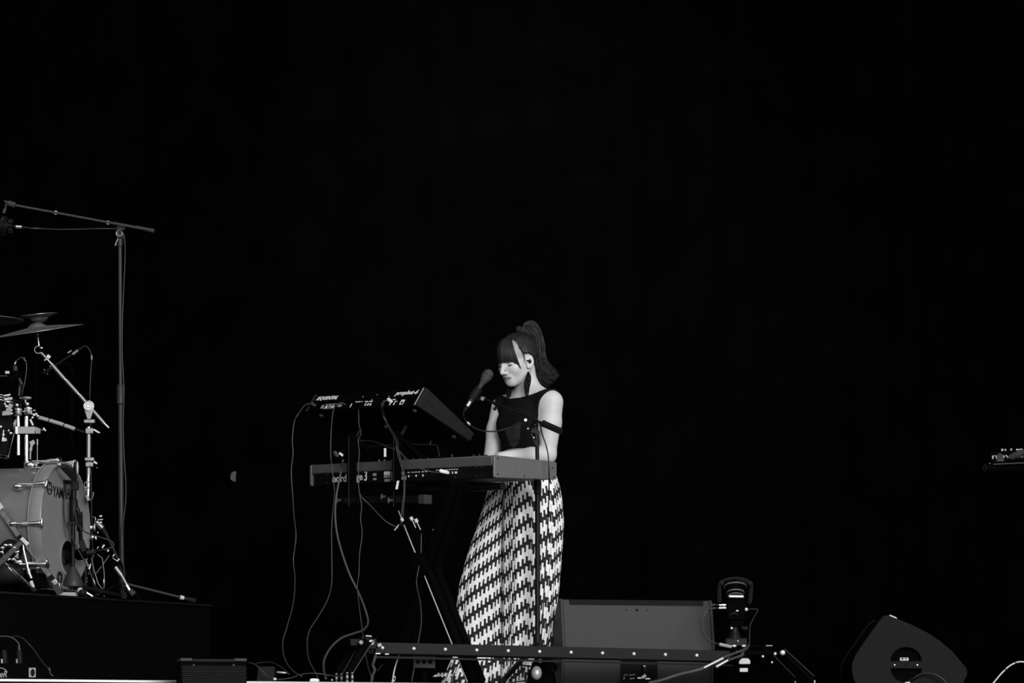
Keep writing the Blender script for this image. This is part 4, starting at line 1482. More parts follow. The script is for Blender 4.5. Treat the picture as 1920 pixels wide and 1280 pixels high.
for o_, (px1, py1) in ((-.03, (1518, 1268)), (.13, (1512, 1266))):
    a, b = rp(1462, 1221, o_), rp(px1, py1, o_)
    b.z = .034
    mb = MB(); mb.bar(a, b, .026, .018, up=SV); lg = build('leg', mb, M['matte'], tk, bevel=.002)
    mb = MB(); mb.bar(a - SV * .016 + UZ * .01, b - SV * .016 + UZ * .014, .003, .003, up=SV); build('edge_glint', mb, M['greyrub'], lg)  # glint on this leg, also painted as a lighter strip
    mb = MB(); mb.lathe([(.008, 0), (.008, .012), (.005, .02), (.005, .03)], Vector((b.x, b.y, .001)) + SU * .004 - SV * .01, UZ, 10); build('levelling_foot', mb, M['satin'], lg)
# the camera
cd = rd(1380)
def cp(px, py, o=0.0): return P(px, py, cd) + Vector((0, o, 0))
rc = thing('remote_camera', 'black remote controlled camera with a barrel lens on the track end', 'camera', cp(1381, 1208, 0))
mb = MB(); mb.box(cp(1381, 1143, .06), (.082, .12, .085)); mb.box(cp(1381, 1168, .06), (.06, .09, .03)); build('body', mb, M['matte'], rc, bevel=.006)
lup = Vector((0, .34, .94)).normalized()
lo_ = cp(1380, 1119, .03)
mb = MB(); mb.lathe([(.030, 0), (.033, .012), (.036, .026), (.044, .046), (.047, .056), (.040, .058)], lo_, lup, 32); build('lens_barrel', mb, M['matte'], rc)
for r_, h_, tube in ((.0325, .007, .0026), (.036, .022, .0034), (.0475, .050, .0036)):
    mb = MB(); mb.torus(lo_ + lup * h_, lup, r_, tube, 36, 8); build('lens_ring', mb, M['lensr'], rc)
mb = MB(); mb.bar(cp(1365, 1118, -.012), cp(1395, 1118.5, -.012), .014, .015, up=Vector((0, 0, 1))); build('bright_bezel', mb, M['alu'], rc, bevel=.005)
mb = MB()
hood = [(1350, 1128), (1349, 1096), (1353, 1089), (1366, 1085), (1380, 1083.5), (1394, 1085.5), (1406, 1091), (1409.5, 1097), (1407, 1130)]
mb.tube([cp(x, y, -.02) for x, y in hood], .0055, 8); mb.tube([cp(x, y, .09) for x, y in hood], .0055, 8)
for x, y in (hood[1], hood[4], hood[7]):
    mb.cyl(cp(x, y, -.02), cp(x, y, .09), .004, n=8)
mb.ball(cp(1352, 1093, -.022), (.012, .008, .012)); mb.ball(cp(1406, 1094, -.022), (.012, .008, .012))
build('cage', mb, M['rubber'], rc)
for py_ in (1134, 1140):
    mb = MB(); mb.cyl(cp(1348, py_, -.01), cp(1361, py_, -.01), .0055, n=12); build('connector', mb, M['chrome'], rc)
mb = MB(); mb.ball(cp(1399, 1142.5, -.012), (.0075, .0075, .0085)); mb.ball(cp(1382, 1145, -.01), (.007, .004, .004)); mb.ball(cp(1371.5, 1177.5, -.012), .006); build('bright_knob', mb, M['boltm'], rc)
mb = MB(); mb.lathe([(.026, 0), (.022, .02), (.016, .03), (.018, .06), (.026, .07)], cp(1379, 1196, .04), UZ, 20); mb.torus(cp(1376, 1156, -.0), Vector((0, 1, .3)), .016, .004, 16, 6, .2, PI - .2); mb.cyl(cp(1390, 1177, -.01), cp(1401, 1179, -.01), .009, .013, 12); build('pan_column', mb, M['black'], rc)
mb = MB(); mb.box(cp(1381, 1204, .05), (.088, .13, .03)); mb.box(cp(1380, 1197, -.012), (.092, .008, .004)); build('mount_plate', mb, M['rail'], rc, bevel=.003)
for px_, py_, w_ in ((1376, 1211, .022), (1394, 1211, .02), (1383, 1202, .006)):
    mb = MB(); mb.ball(cp(px_, py_, -.02), (w_ / 2, .006, .006), 10, 6); build('screw', mb, M['boltm'], rc)
mb = MB(); mb.prism([cp(1382.5, 1246, -.10), cp(1404, 1246, -.10), cp(1404, 1240, -.10), cp(1400, 1235, -.10), cp(1388, 1235, -.10), cp(1383, 1240, -.10)], Vector((0, .03, 0))); build('control_box', mb, M['tape'], rc, bevel=.003)
mb = MB(); mb.box(cp(1391.5, 1257, -.09), (.035, .03, .017)); build('control_box', mb, M['tape'], rc, bevel=.002)
mb = MB(); mb.box(cp(1392, 1249, -.04), (.055, .06, .055)); build('bracket', mb, M['matte'], rc, bevel=.002)
mb = MB()
for py_, k in ((1134, 0), (1140, 1)):
    mb.tube(cr([cp(1350, py_, -.01), cp(1340, py_, -.012), cp(1331, 1137 + 4 * k, -.02), cp(1320 + 3 * k, 1148, -.03), cp(1313 + 4 * k, 1165, -.03), cp(1316 + 3 * k, 1185, -.03), cp(1328 + 2 * k, 1200, -.03), cp(1347, 1208, -.03)], 5), .0028, 6)
build('video_cable', mb, M['cable'], rc)
mb = MB(); mb.cyl(cp(1330, 1136, -.02), cp(1340, 1133, -.013), .005, n=8); mb.cyl(cp(1330, 1142, -.02), cp(1340, 1140, -.013), .005, n=8); build('cable_boot', mb, M['greyrub'], rc)
mb = MB(); mb.cyl(cp(1348, 1208, -.03), cp(1371, 1213, -.03), .008, .007, 12); build('grey_sleeve', mb, M['greyprint'], rc)
mb = MB(); mb.tube(cr([cp(1401, 1142, -.012), cp(1418, 1142, -.012), cp(1420, 1145, -.012), cp(1412, 1160, -.012), cp(1406, 1173, -.012), cp(1405, 1190, -.014), cp(1404, 1205, -.02), cp(1392, 1222, -.03)], 5), .002, 6); build('antenna_cable', mb, M['cable'], rc)
for (p0, p1, w) in (((1318, 1253), (1353, 1235), .0085), ((1341, 1251), (1362, 1239), .0085)):
    mb = MB(); a, b = cp(*p0, -.12), cp(*p1, -.12); mb.cyl(a, b, w, w * .85, 12); mb.ball(a, w); build('silver_sleeve', mb, M['alu'], rc)
c_ = []
for k, (x0, y0, x1, y1) in enumerate(((1318, 1253, 1403, 1209), (1341, 1251, 1401, 1213))):
    mb = MB(); mb.tube(cr([cp(x0 + 30 - 8 * k, y0 - 16 + 4 * k, -.12), cp(x0 + 48, y0 - 24 + 2 * k, -.115), cp(1388, 1221 + 4 * k, -.11), cp(1397, 1215 + 2 * k, -.09), cp(x1, y1, -.06)], 5), .006, 8); build('multicore_cable', mb, M['cable'], rc)
cc = cable('track_cable', [cp(1322, 1252, -.12), cp(1300, 1259, -.12), cp(1270, 1266, -.11), cp(1235, 1277, -.10), cp(1215, 1281, -.09)], .0085, M['cable_grey'], 'thick grey cable running left from the remote camera to the floor')

# ================================================================== floor monitors
wd0 = 13.75
def wp(px, py, d): return P(px, py, d)
# centre wedge: seen from behind
a = P(1055, 1123, 14.95); b = P(1330, 1128.5, 15.08)
wu = (b - a); wu.z = 0
wl = wu.length; wu.normalize(); wv = Vector((-wu.y, wu.x, 0))
o0 = Vector((a.x, a.y, 0)); ht = a.z
mw = thing('floor_monitor', 'big dark grey floor monitor wedge with a pale sloping back, right of the singer', 'speaker', o0 + wu * wl / 2)
H1 = ht
prof = [(-.020, 0.03), (-.050, H1 * .40), (-.052, H1 * .46), (.0, H1 - .004), (.012, H1), (.05, H1), (.30, H1 * .30), (.32, 0.0), (.0, 0.0)]
mb = MB(); mb.prism([o0 + wv * x + UZ * z for x, z in prof], wu * wl)
build('cabinet', mb, M['wedge'], mw, bevel=.004)
for s_, q in ((0, -1), (wl, 1)):
    mb = MB(); mb.prism([o0 + wu * s_ + wv * (x * 1.0 - .004 if x < .2 else x + .004) + UZ * (z if z < .01 else z + .003) for x, z in prof], wu * .012 * q); build('end_cheek', mb, M['wedge'], mw, bevel=.004)
mb = MB(); mb.bar(o0 + wu * .03 + wv * -.004 + UZ * (H1 - .012), o0 + wu * (wl - .03) + wv * -.004 + UZ * (H1 - .012), .01, .022, up=Vector((0, 0, 1))); build('grille_edge', mb, M['wedge2'], mw)
for f_, r_ in ((.50, .006), (.43, .0025), (.57, .0025)):
    p = o0 + wu * wl * f_ + wv * -.009 + UZ * (H1 - .045)
    mb = MB(); mb.cyl(p - wv * .004, p + wv * .006, r_, n=12); build('mount_socket', mb, M['ink'], mw)
def panel_on(px0, py0, px1, py1, d, m, name, thick=.012):
    mb = MB(); mb.prism([P(px0, py1, d), P(px1, py1, d), P(px1, py0, d), P(px0, py0, d)], Vector((0, thick, 0)))
    for v in mb.v: v.z = max(.004, v.z)
    return build(name, mb, m, mw, smooth=0)
pn = panel_on(1166, 1232, 1233, 1279, 14.94, M['ink'], 'connector_recess')
def on_recess(name, pts, m, th=.002):
    mb = MB(); mb.prism([P(x, y, 14.935) for x, y in pts], Vector((0, -th, 0))); return build(name, mb, m, pn, smooth=0)
mb = MB(); mb.torus(P(1174, 1268, 14.935), Vector((0, 1, 0)), .009, .0016, 16, 6, -.6, 2.6); build('round_emblem', mb, M['greyprint'], pn)
on_recess('print_line', [(1180, 1266), (1191, 1265), (1191, 1263.5), (1180, 1264.5)], M['greyprint']); on_recess('print_line', [(1181, 1273), (1190, 1272), (1190, 1270), (1181, 1271)], M['greyprint']); on_recess('print_line', [(1168, 1273), (1172, 1272.5), (1172, 1271), (1168, 1271.5)], M['greyprint'])
mb = MB(); mb.lathe([(.010, 0), (.012, .01), (.012, .04), (.008, .05)], P(1209, 1267, 14.92), UZ, 12); pg_ = build('plug', mb, M['black'], mw)
mb = MB(); mb.ball(P(1208, 1249, 14.91), (.0075, .006, .006), 12, 8); mb.bar(P(1204, 1270, 14.90), P(1211, 1265, 14.90), .012, .012); mb.bar(P(1195, 1270.5, 14.90), P(1203, 1270.5, 14.90), .008, .007); mb.bar(P(1210, 1272, 14.90), P(1219, 1272, 14.90), .008, .006); build('latch', mb, M['alu'], pg_)
# right wedge seen from its side
d2 = 14.9
rw = thing('floor_monitor', 'dark floor monitor at the right with half round handle holes in its side', 'speaker', Vector((P(1705, 1280, d2).x, d2 + .2, 0)))
outer = [(1613, 1300), (1601, 1276), (1597, 1256), (1598, 1242), (1604, 1228), (1617, 1208), (1634, 1184), (1648, 1165), (1655, 1156), (1662, 1153), (1670, 1154.5), (1684, 1160), (1710, 1171), (1738, 1185), (1764, 1202), (1786, 1221), (1803, 1241), (1812, 1252), (1814, 1258), (1813, 1266), (1806, 1281), (1798, 1300)]
top_h = [(1699 + 29 * math.cos(t), 1239 - 26 * math.sin(t)) for t in np.linspace(PI, 0, 13)]
bot_h = [(1699 + 29 * math.cos(t), 1253 + 26 * math.sin(t)) for t in np.linspace(0, PI, 13)]
def plate_with_holes(outer, holes, d, th, name, m, parent):
    bm = bmesh.new()
    edges = []
    for ring in [outer] + holes:
        vs = [bm.verts.new(P(x, y, d)) for x, y in ring]
        for i in range(len(vs)):
            edges.append(bm.edges.new((vs[i], vs[(i + 1) % len(vs)])))
    r = bmesh.ops.triangle_fill(bm, edges=edges, use_beauty=True, use_dissolve=False)
    fs = [g for g in r['geom'] if isinstance(g, bmesh.types.BMFace)] if 'geom' in r else bm.faces[:]
    ext = bmesh.ops.extrude_face_region(bm, geom=bm.faces[:])
    for g in ext['geom']:
        if isinstance(g, bmesh.types.BMVert):
            g.co.y += th
    bmesh.ops.recalc_face_normals(bm, faces=bm.faces[:])
    org = wloc(parent)
    for v in bm.verts:
        v.co.z = max(v.co.z, 0.002)
        v.co -= org
    me = bpy.data.meshes.new(name)
    bm.to_mesh(me)
    bm.free()
    o = link_mesh(name, me, m, parent)
    b = o.modifiers.new('bevel', 'BEVEL'); b.width = .003; b.segments = 2; b.limit_method = 'ANGLE'
    return o
plate_with_holes(outer, [top_h, bot_h], d2, .03, 'side_cheek', M['wedge2'], rw)
mb = MB(); mb.prism([Vector((p.x, p.y + .030, max(.003, p.z))) for p in (P(960 + (x - 960), y, d2) for x, y in [(1705 + (x - 1705) * .985, 1245 + (y - 1245) * .985) for x, y in outer])], Vector((0, .48, 0)))
build('cabinet', mb, M['matte'], rw)
mb = MB(); mb.prism([Vector((p.x, p.y + .51, max(.003, p.z))) for p in (P(x, y, d2) for x, y in outer)], Vector((0, .03, 0))); build('side_cheek', mb, M['wedge2'], rw, bevel=.003)
mb = MB(); mb.prism([P(1669, 1152, d2 - .001), P(1681, 1157, d2 - .001), P(1682, 1160, d2 - .001), P(1680, 1159, d2 - .001), P(1668, 1154, d2 - .001)], Vector((0, .06, 0))); build('white_label', mb, M['tape'], rw, smooth=0)
mb = MB(); mb.prism([P(1687.5, 1238, d2 + .026), P(1703.5, 1238, d2 + .026), P(1703.5, 1232.5, d2 + .026), P(1687.5, 1232.5, d2 + .026)], Vector((0, .004, 0)))
lb_ = build('handle_label', mb, M['tape'], rw, smooth=0)
mb = MB(); mb.prism([P(1690, 1236, d2 + .025), P(1694, 1236, d2 + .025), P(1694, 1233.5, d2 + .025), P(1690, 1233.5, d2 + .025)], Vector((0, .002, 0))); mb.prism([P(1697, 1235.5, d2 + .025), P(1700.5, 1235.5, d2 + .025), P(1700.5, 1233.5, d2 + .025), P(1697, 1233.5, d2 + .025)], Vector((0, .002, 0))); build('label_print', mb, M['ink'], lb_, smooth=0)
for px_, m_, r_ in ((1677.5, 'boltm', .0028), (1720, 'boltm', .0032), (1698, 'ink', .0055)):
    mb = MB(); p = P(px_, 1246, d2); mb.cyl(p - Vector((0, .002, 0)), p + Vector((0, .002, 0)), r_, n=10); build('screw' if r_ < .005 else 'mount_socket', mb, M[m_], rw)
cable('monitor_cable', [P(1700, 1279, d2 + .01), P(1712, 1272, d2 - .02), P(1726, 1264, d2 - .03), P(1742, 1262, d2 - .04), P(1757, 1266, d2 - .05), P(1770, 1275, d2 - .05), P(1778, 1290, d2 - .05)], .005, M['cable_black'], 'black cable arching out of the right monitor handle hole')
mb = MB(); mb.cyl(P(1697, 1281, d2 - .01), P(1706, 1279.5, d2 - .01), .006, n=10); tag(build('cable_plug', mb, M['tape']), 'pale plug end below the right monitor handle hole', 'plug')
wc = cable('white_cable', [P(1858, 1285, 14.95), P(1866, 1276, 14.95), P(1876, 1264, 14.95), P(1888, 1252, 14.95), P(1898, 1245, 14.95), P(1908, 1241, 14.95), P(1918, 1240.5, 14.95), P(1930, 1244, 14.95), P(1950, 1260, 14.95), P(1960, 1290, 14.95)], .004, M['cable_white'], 'white cable arching over the floor in the right corner')
for x, y, x2, y2 in ((1884.5, 1255.5, 1886, 1254), (1903.5, 1242.8, 1905.5, 1242)):
    mb = MB(); mb.cyl(P(x, y, 14.95), P(x2, y2, 14.95), .0046, n=10); build('dark_band', mb, M['ink'], wc)

# ================================================================== small synthesizer at the right edge
nd = 15.6
def npp(px, py, o=0.0): return P(px, py - (px - 1855) * .045, nd) + Vector((0, o, 0))
ns = thing('desk_synthesizer', 'small black synthesizer with white lettering cut off by the right edge', 'keyboard', npp(1960, 869, .15))
ztop, zbot = 845, 868
mb = MB(); mb.prism([npp(1857, 868), npp(2160, 868), npp(2160, 846), npp(1857, 846)], Vector((.0, .30, 0))); build('chassis', mb, M['matte'], ns, bevel=.003)
un = (npp(1900, 868) - npp(1860, 868)).normalized()
mb = text_mb('novation', npp(1860, 860.5, -.001), un, UZ, .205, .0215, 0, .001); build('lettering', mb, M['greyprint'], ns, smooth=0)
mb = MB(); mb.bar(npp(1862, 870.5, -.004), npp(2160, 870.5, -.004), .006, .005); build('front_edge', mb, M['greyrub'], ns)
for x, h, m_ in ((1882, 5.5, 'tape'), (1888, 5, 'greyprint'), (1896, 4.5, 'black'), (1899, 5.5, 'greyprint'), (1910, 4, 'tape'), (1914, 4, 'greyprint'), (1918, 4, 'tape')):
    mb = MB(); mb.cyl(npp(x, 846, .05), npp(x, 846 - h, .05), .005, n=10); build('control_knob', mb, M[m_], ns)
mb = MB(); mb.prism([npp(1868, 866, -.012), npp(1882, 866, -.012), npp(1880, 856, -.012), npp(1876, 851, -.012), npp(1870, 852, -.012)], Vector((0, .012, 0))); mb.torus(npp(1874, 857, -.014), Vector((0, 1, 0)), .008, .002, 14, 6); build('plug_collar', mb, M['greyrub'], ns)
mb = MB(); mb.lathe([(.012, 0), (.016, .01), (.016, .05), (.011, .08), (.010, .2)], npp(1893, 860, -.014), npp(1920, 850, -.05) - npp(1893, 860, -.014), 12); build('power_plug', mb, M['greyrub'], ns)
nb = P(1990, 900, nd + .1); nb.z = 0
nst = thing('keyboard_stand', 'black round tube stand under the small synthesizer at the right edge', 'stand', nb)
mb = MB(); ta, tb_ = P(1846, 875.5, nd - .0), P(2150, 868, nd + .25); mb.cyl(ta + Vector((0, -.0, -.004)), tb_ + Vector((0, 0, -.012)), .0165, n=18); build('support_arm', mb, M['matte'], nst)
mb = MB(); ax_ = (tb_ - ta).normalized(); mb.torus(ta - Vector((0, 0, .004)), ax_, .0145, .003, 20, 8); build('tube_end', mb, M['rubber'], nst)
mb = MB(); mb.ball(npp(1855.5, 869, -.004), .003, 8, 6); build('screw', mb, M['greyprint'], nst)
for px_ in (1975, 2110):
    mb = MB(); p = P(px_, 873 - (px_ - 1846) * .02, nd + .1); mb.cyl(Vector((p.x, p.y, .0)), p - UZ * .012, .016, n=14); build('upright', mb, M['black'], nst)

# ================================================================== drum riser and drums
R0, R1 = Vector((-2.136, 14.24, 0)), Vector((-1.3475, 15.4, 0))
RU = (R1 - R0).normalized()
RV = Vector((-RU.y, RU.x, 0))
RZ = CZ + (YH - 1133) * 15.4 / F
rs = thing('drum_riser', 'low black carpeted drum riser at the left', 'platform', R1 - RU * 1.2)
c = [R0 - RU * .35, R1, R1 + RV * 2.6, R0 - RU * .35 + RV * 2.6]
mb = MB(); mb.hexa([p + UZ * (RZ - .012) for p in c] + [p + UZ * RZ for p in c]); build('deck', mb, M['black'], rs, bevel=.004)
c2_ = [p + (RV * .012 if i < 2 else -RV * .012) + (-RU * .012 if i in (1, 2) else RU * .012) for i, p in enumerate(c)]
mb = MB(); mb.hexa([p + UZ * .002 for p in c2_] + [p + UZ * (RZ - .012) for p in c2_]); build('skirt', mb, M['matte'], rs)
def rz(p, extra=0.0):
    q = Vector(p); q.z = RZ + extra; return q

# ---- bass drum
DA = Vector((.9636, -.267, 0)).normalized()
DS = Vector((.267, .9636, 0)).normalized()
DC = P(113, 985, 14.7)
RD = .25
bd = thing('bass_drum', 'silver bass drum with a pale logo head lying on the riser', 'drum', Vector((DC.x, DC.y, RZ)) - DA * .25)
def dp(s, z, a=0.0): return DC + DS * s + UZ * z + DA * a
mb = MB(); mb.lathe([(RD * .965, -.012), (RD, -.012), (RD, -.46), (RD * .965, -.46)], DC, DA, 96, cap=False); build('shell', mb, M['drum'], bd)
for o_ in (0.0, -.475):
    mb = MB(); mb.lathe([(.264, -.030 + o_), (.272, -.030 + o_), (.274, -.027 + o_), (.274, .024 + o_), (.272, .027 + o_), (.264, .027 + o_), (.264, -.030 + o_)], DC, DA, 96, cap=False); build('hoop', mb, M['hoop'], bd)
mb = MB(); mb.torus(DC + DA * -.031, DA, .2745, .002, 96, 6); build('hoop_line', mb, M['headr'], bd)
# head with a port hole
hs_, hz_ = .076, -.130
HR, PR = .2645, .070
mb = MB()
vi = []
for k in range(72):
    t = 2 * PI * k / 72
    cx_, cz_ = math.cos(t), math.sin(t)
    bq = hs_ * cx_ + hz_ * cz_
    L_ = -bq + math.sqrt(bq * bq - (hs_ ** 2 + hz_ ** 2 - HR ** 2))
    vi.append((t, L_))
rows = []
for f_ in (0, .15, .3, .5, .75, 1):
    rows.append([dp(hs_ + math.cos(t) * (PR + (L_ - PR) * f_), hz_ + math.sin(t) * (PR + (L_ - PR) * f_), 0) for t, L_ in vi])
mb.add([p for r in rows for p in r], [(i * 72 + k, i * 72 + (k + 1) % 72, (i + 1) * 72 + (k + 1) % 72, (i + 1) * 72 + k) for i in range(5) for k in range(72)])
hd = build('drum_head', mb, M['head'], bd)
mb = MB(); mb.lathe([(PR - .001, .0008), (PR - .001, .003), (PR + .016, .003), (PR + .016, .0008)], dp(hs_, hz_, 0), DA, 64, cap=False); build('port_ring', mb, M['headr'], hd)
mb = text_mb('YAMAHA', dp(-.082, -.016 + (985 - 923) / 435 - .008, .0012), DS, UZ, .222, .047, 0, .0008); build('lettering', mb, M['ink'], hd, smooth=0)
def logo(cs, cz, R, name, m):
    mb = MB(); ctr = dp(cs, cz, .0015)
    mb.torus(ctr, DA, R, R * .09, 28, 6)
    for k in range(3):
        t = PI / 2 + k * 2 * PI / 3
        dv = DS * math.cos(t) + UZ * math.sin(t)
        pv = DS * -math.sin(t) + UZ * math.cos(t)
        mb.bar(ctr + dv * R * .12, ctr + dv * R * .5, R * .12, R * .05, up=DA)
        for sg in (-1, 1):
            mb.bar(ctr + dv * R * .42 + pv * R * .14 * sg, ctr + dv * R * .86 + pv * R * .14 * sg, R * .09, R * .05, up=DA)
        mb.bar(ctr + dv * R * .42 - pv * R * .16, ctr + dv * R * .42 + pv * R * .16, R * .09, R * .05, up=DA)
    return build(name, mb, m, hd)
logo(-.119, (985 - 919) / 435, .026, 'round_emblem', M['ink'])
logo(-.012, (985 - 1083) / 435, .026, 'round_emblem', M['greyrub'])
mb = MB(); mb.torus(dp(-.012, (985 - 1083) / 435, .0012), DA, .022, .006, 28, 6); build('emblem_ring', mb, M['rubber'], hd)
# tension claws and rods all round
for k in range(10):
    t = math.radians(182 - 36 * k)
    dv = DS * math.cos(t) + UZ * math.sin(t)
    tv = DS * -math.sin(t) + UZ * math.cos(t)
    mb = MB()
    mb.bar(DC + dv * .281 + DA * -.055, DC + dv * .283 + DA * .026, .015, .010, up=dv)
    mb.bar(DC + dv * .286 + DA * .030, DC + dv * .262 + DA * .030, .018, .007, up=DA)
    mb.cyl(DC + dv * .288 + DA * -.024, DC + dv * .290 + DA * .034, .006, .0125, 12)
    cl = build('tension_claw', mb, M['chrome'], bd, bevel=.002)
    mb = MB(); mb.ball(DC + dv * .290 + DA * .040, (.022, .009, .0055), 16, 8, (tv, dv, DA)); build('t_handle', mb, M['chrome'], cl)
    mb = MB(); mb.cyl(DC + dv * .288 + DA * -.09, DC + dv * .288 + DA * -.02, .0028, n=8); build('tension_rod', mb, M['chrome'], cl)
    mb = MB(); lx = (dv.cross(DA)).normalized(); mb.ball(DC + dv * .268 + DA * -.100, (.013, .023, .017), 16, 10, (tv, DA, dv)); build('lug', mb, M['chrome'], bd)
mb = MB(); q_ = DS * math.cos(math.radians(183)) + UZ * math.sin(math.radians(183)); mb.cyl(DC + q_ * .25 + DA * -.19, DC + q_ * .254 + DA * -.19, .008, n=12); build('air_vent', mb, M['satin'], bd)
# spur mount: fluted round boss
q_ = (DS * math.cos(math.radians(208)) + UZ * math.sin(math.radians(208))).normalized()
sc = DC + q_ * .262 + DA * -.130
tv_ = (UZ - q_ * q_.z).normalized()
mb = MB(); mb.lathe([(.050, -.016), (.050, .006), (.038, .012), (.016, .014)], sc, q_, 28); sm = build('spur_mount', mb, M['black'], bd)
mb = MB()
for k in range(10):
    t = 2 * PI * k / 10
    x_, y_, _ = basis(q_)
    mb.ball(sc + x_ * .034 * math.cos(t) + y_ * .034 * math.sin(t) + q_ * .008, (.0125, .0125, .009), 10, 6)
build('fluted_cap', mb, M['chrome'], sm)
for sg in (-1, 1):
    mb = MB(); qq = (DS * math.cos(math.radians(270 + 55 * sg)) + UZ * math.sin(math.radians(270 + 55 * sg))); a = DC + qq * .25 + DA * -.20; b_ = DC + DS * .33 * sg + DA * .02; b_ = rz(b_, .012); mb.cyl(a, b_, .008, n=10); sp_ = build('spur', mb, M['chrome'], bd); mb = MB(); mb.ball(b_, .012); build('rubber_foot', mb, M['rubber'], sp_)
mb = MB(); mb.bar(P(25, 1066, 14.6), P(78, 1064, 14.52), .006, .012); build('lower_hoop_bar', mb, M['satin'], bd)

# ---- tom holder standing in the bass drum
hd_ = 14.83
th_ = thing('tom_holder', 'chrome double post tom holder with a clamp block above the bass drum', 'drum hardware', P(52, 884, hd_))
def hp(px, py, o=0.0): return P(px, py, hd_ + o)
mb = MB(); mb.cyl(hp(34.5, 853), hp(34.5, 815), .0085, n=16); mb.cyl(hp(34.5, 800), hp(33.5, 780), .0085, n=16); build('post', mb, M['chrome'], th_)
mb = MB(); mb.cyl(hp(50, 866), hp(50, 815), .0085, n=16); mb.cyl(hp(50, 800), hp(50, 780), .0085, n=16); build('post', mb, M['chrome'], th_)
mb = MB(); mb.hexa([hp(28, 813.5, -.02), hp(66, 813.5, -.02), hp(66, 813.5, .02), hp(28, 813.5, .02), hp(28, 799, -.02), hp(66, 799, -.02), hp(66, 799, .02), hp(28, 799, .02)]); mb.hexa([hp(66, 813.5, -.02), hp(76.5, 813.5, -.006), hp(76.5, 813.5, .014), hp(66, 813.5, .02), hp(66, 799, -.02), hp(76.5, 803, -.006), hp(76.5, 803, .014), hp(66, 799, .02)]); build('clamp_block', mb, M['satin'], th_, bevel=.003)
mb = MB(); mb.cyl(hp(31, 813, -.012), hp(31, 800, -.012), .011, n=14); build('block_sleeve', mb, M['chrome'], th_)
mb = MB(); mb.lathe([(.011, 0), (.017, .005), (.017, .034), (.015, .036)], hp(51.5, 880, 0), UZ, 20); build('socket', mb, M['alu'], th_); mb = MB(); mb.lathe([(.017, 0), (.017, .014)], hp(51, 888, 0), UZ, 20); build('socket_base', mb, M['alu'], th_)
for px_, pt in ((34, 765.5), (53.5, 763.5)):
    mb = MB(); mb.lathe([(.017, 0), (.0195, .003), (.0195, .030), (.016, .034)], hp(px_, pt + 14, 0), UZ, 22); co = build('ratchet_collar', mb, M['chrome'], th_)
    mb = MB(); mb.cyl(hp(px_ - 1, pt, 0), hp(px_ - 1, pt - 7, 0), .012, n=14); build('rubber_washer', mb, M['ink'], co)
    mb = MB(); mb.lathe([(.007, 0), (.009, .004), (.009, .010), (.006, .014)], hp(px_ - 2, pt - 3, -.01), UZ, 12); build('lock_nut', mb, M['chrome'], co)
    mb = MB(); mb.cyl(hp(px_ + 9, pt + 6, -.015), hp(px_ + 13, pt + 6, -.015), .004, n=8); build('key_screw', mb, M['chrome'], co)
mb = MB(); mb.ball(hp(50, 746, -.01), (.024, .012, .0092), 18, 10); mb.cyl(hp(37, 746, -.01), hp(44, 746, -.01), .0045, n=10); mb.cyl(hp(48, 755, -.01), hp(48, 748, -.01), .005, n=10); build('wing_nut', mb, M['satin'], th_)
mb = MB(); mb.bar(hp(57, 786, -.01), hp(62, 797, -.01), .005, .008); build('lever', mb, M['chrome'], th_)
for px_, py_ in ((82, 803), (85, 807), (83, 805)):
    mb = MB(); mb.ball(hp(px_, py_, 0), (.006, .006, .0055), 10, 6); build('wing_bolt', mb, M['chrome'], th_)
mb = MB(); mb.cyl(hp(77, 806, 0), hp(84, 806, 0), .003, n=8); build('bolt_shaft', mb, M['satin'], th_)
for px_, py_, r_ in ((64, 778, .008), (68, 776, .007), (71, 780, .007), (61, 783, .006), (59, 766, .004), (59, 772, .004)):
    mb = MB(); mb.ball(hp(px_, py_, -.01), r_, 10, 6); build('clamp_nut', mb, M['chrome'], th_)
# pedal clamp post right of the socket
mb = MB(); mb.prism([hp(55, 828), hp(63, 824), hp(66, 830), hp(61, 836), hp(60, 845), hp(55, 844), hp(57, 835)], Vector((0, .01, 0))); mb.bar(hp(57.5, 844), hp(57, 861), .009, .006); build('rocker_bracket', mb, M['satin'], th_)
mb = MB(); mb.cyl(hp(70, 866), hp(70, 823), .0022, n=8); mb.cyl(hp(70, 834), hp(70, 823), .0042, n=8); build('drum_key', mb, M['satin'], th_)
mb = MB(); mb.bar(hp(60, 869), hp(75, 867), .01, .008); mb.bar(hp(57, 877, -.02), hp(76, 876, -.02), .008, .006); mb.ball(hp(67, 872), (.012, .01, .012)); build('socket_clamp', mb, M['satin'], th_)

# ---- rack tom, mostly outside the frame
tc_ = P(-40, 790, 14.95)
tax = Vector((.25, -.10, .96)).normalized()
rt = thing('rack_tom', 'dark rack tom with bright chrome lugs at the left edge', 'drum', tc_ - tax * .1)
mb = MB(); mb.lathe([(.165, -.12), (.165, .115)], tc_, tax, 64); build('shell', mb, M['wedge2'], rt)
for h_ in (-.125, .12):
    mb = MB(); mb.torus(tc_ + tax * h_, tax, .172, .005, 64, 8); mb.torus(tc_ + tax * (h_ + .012), tax, .172, .003, 64, 8); build('rim', mb, M['chrome'], rt)
x_, y_, _ = basis(tax)
for k in range(6):
    t = 2 * PI * (k + .2) / 6
    dv = x_ * math.cos(t) + y_ * math.sin(t)
    mb = MB(); mb.ball(tc_ + dv * .172 + tax * .03, (.014, .03, .02), 12, 8, (dv.cross(tax), tax, dv)); mb.cyl(tc_ + dv * .178 + tax * -.12, tc_ + dv * .178 + tax * .12, .003, n=8); build('lug', mb, M['chrome'], rt)
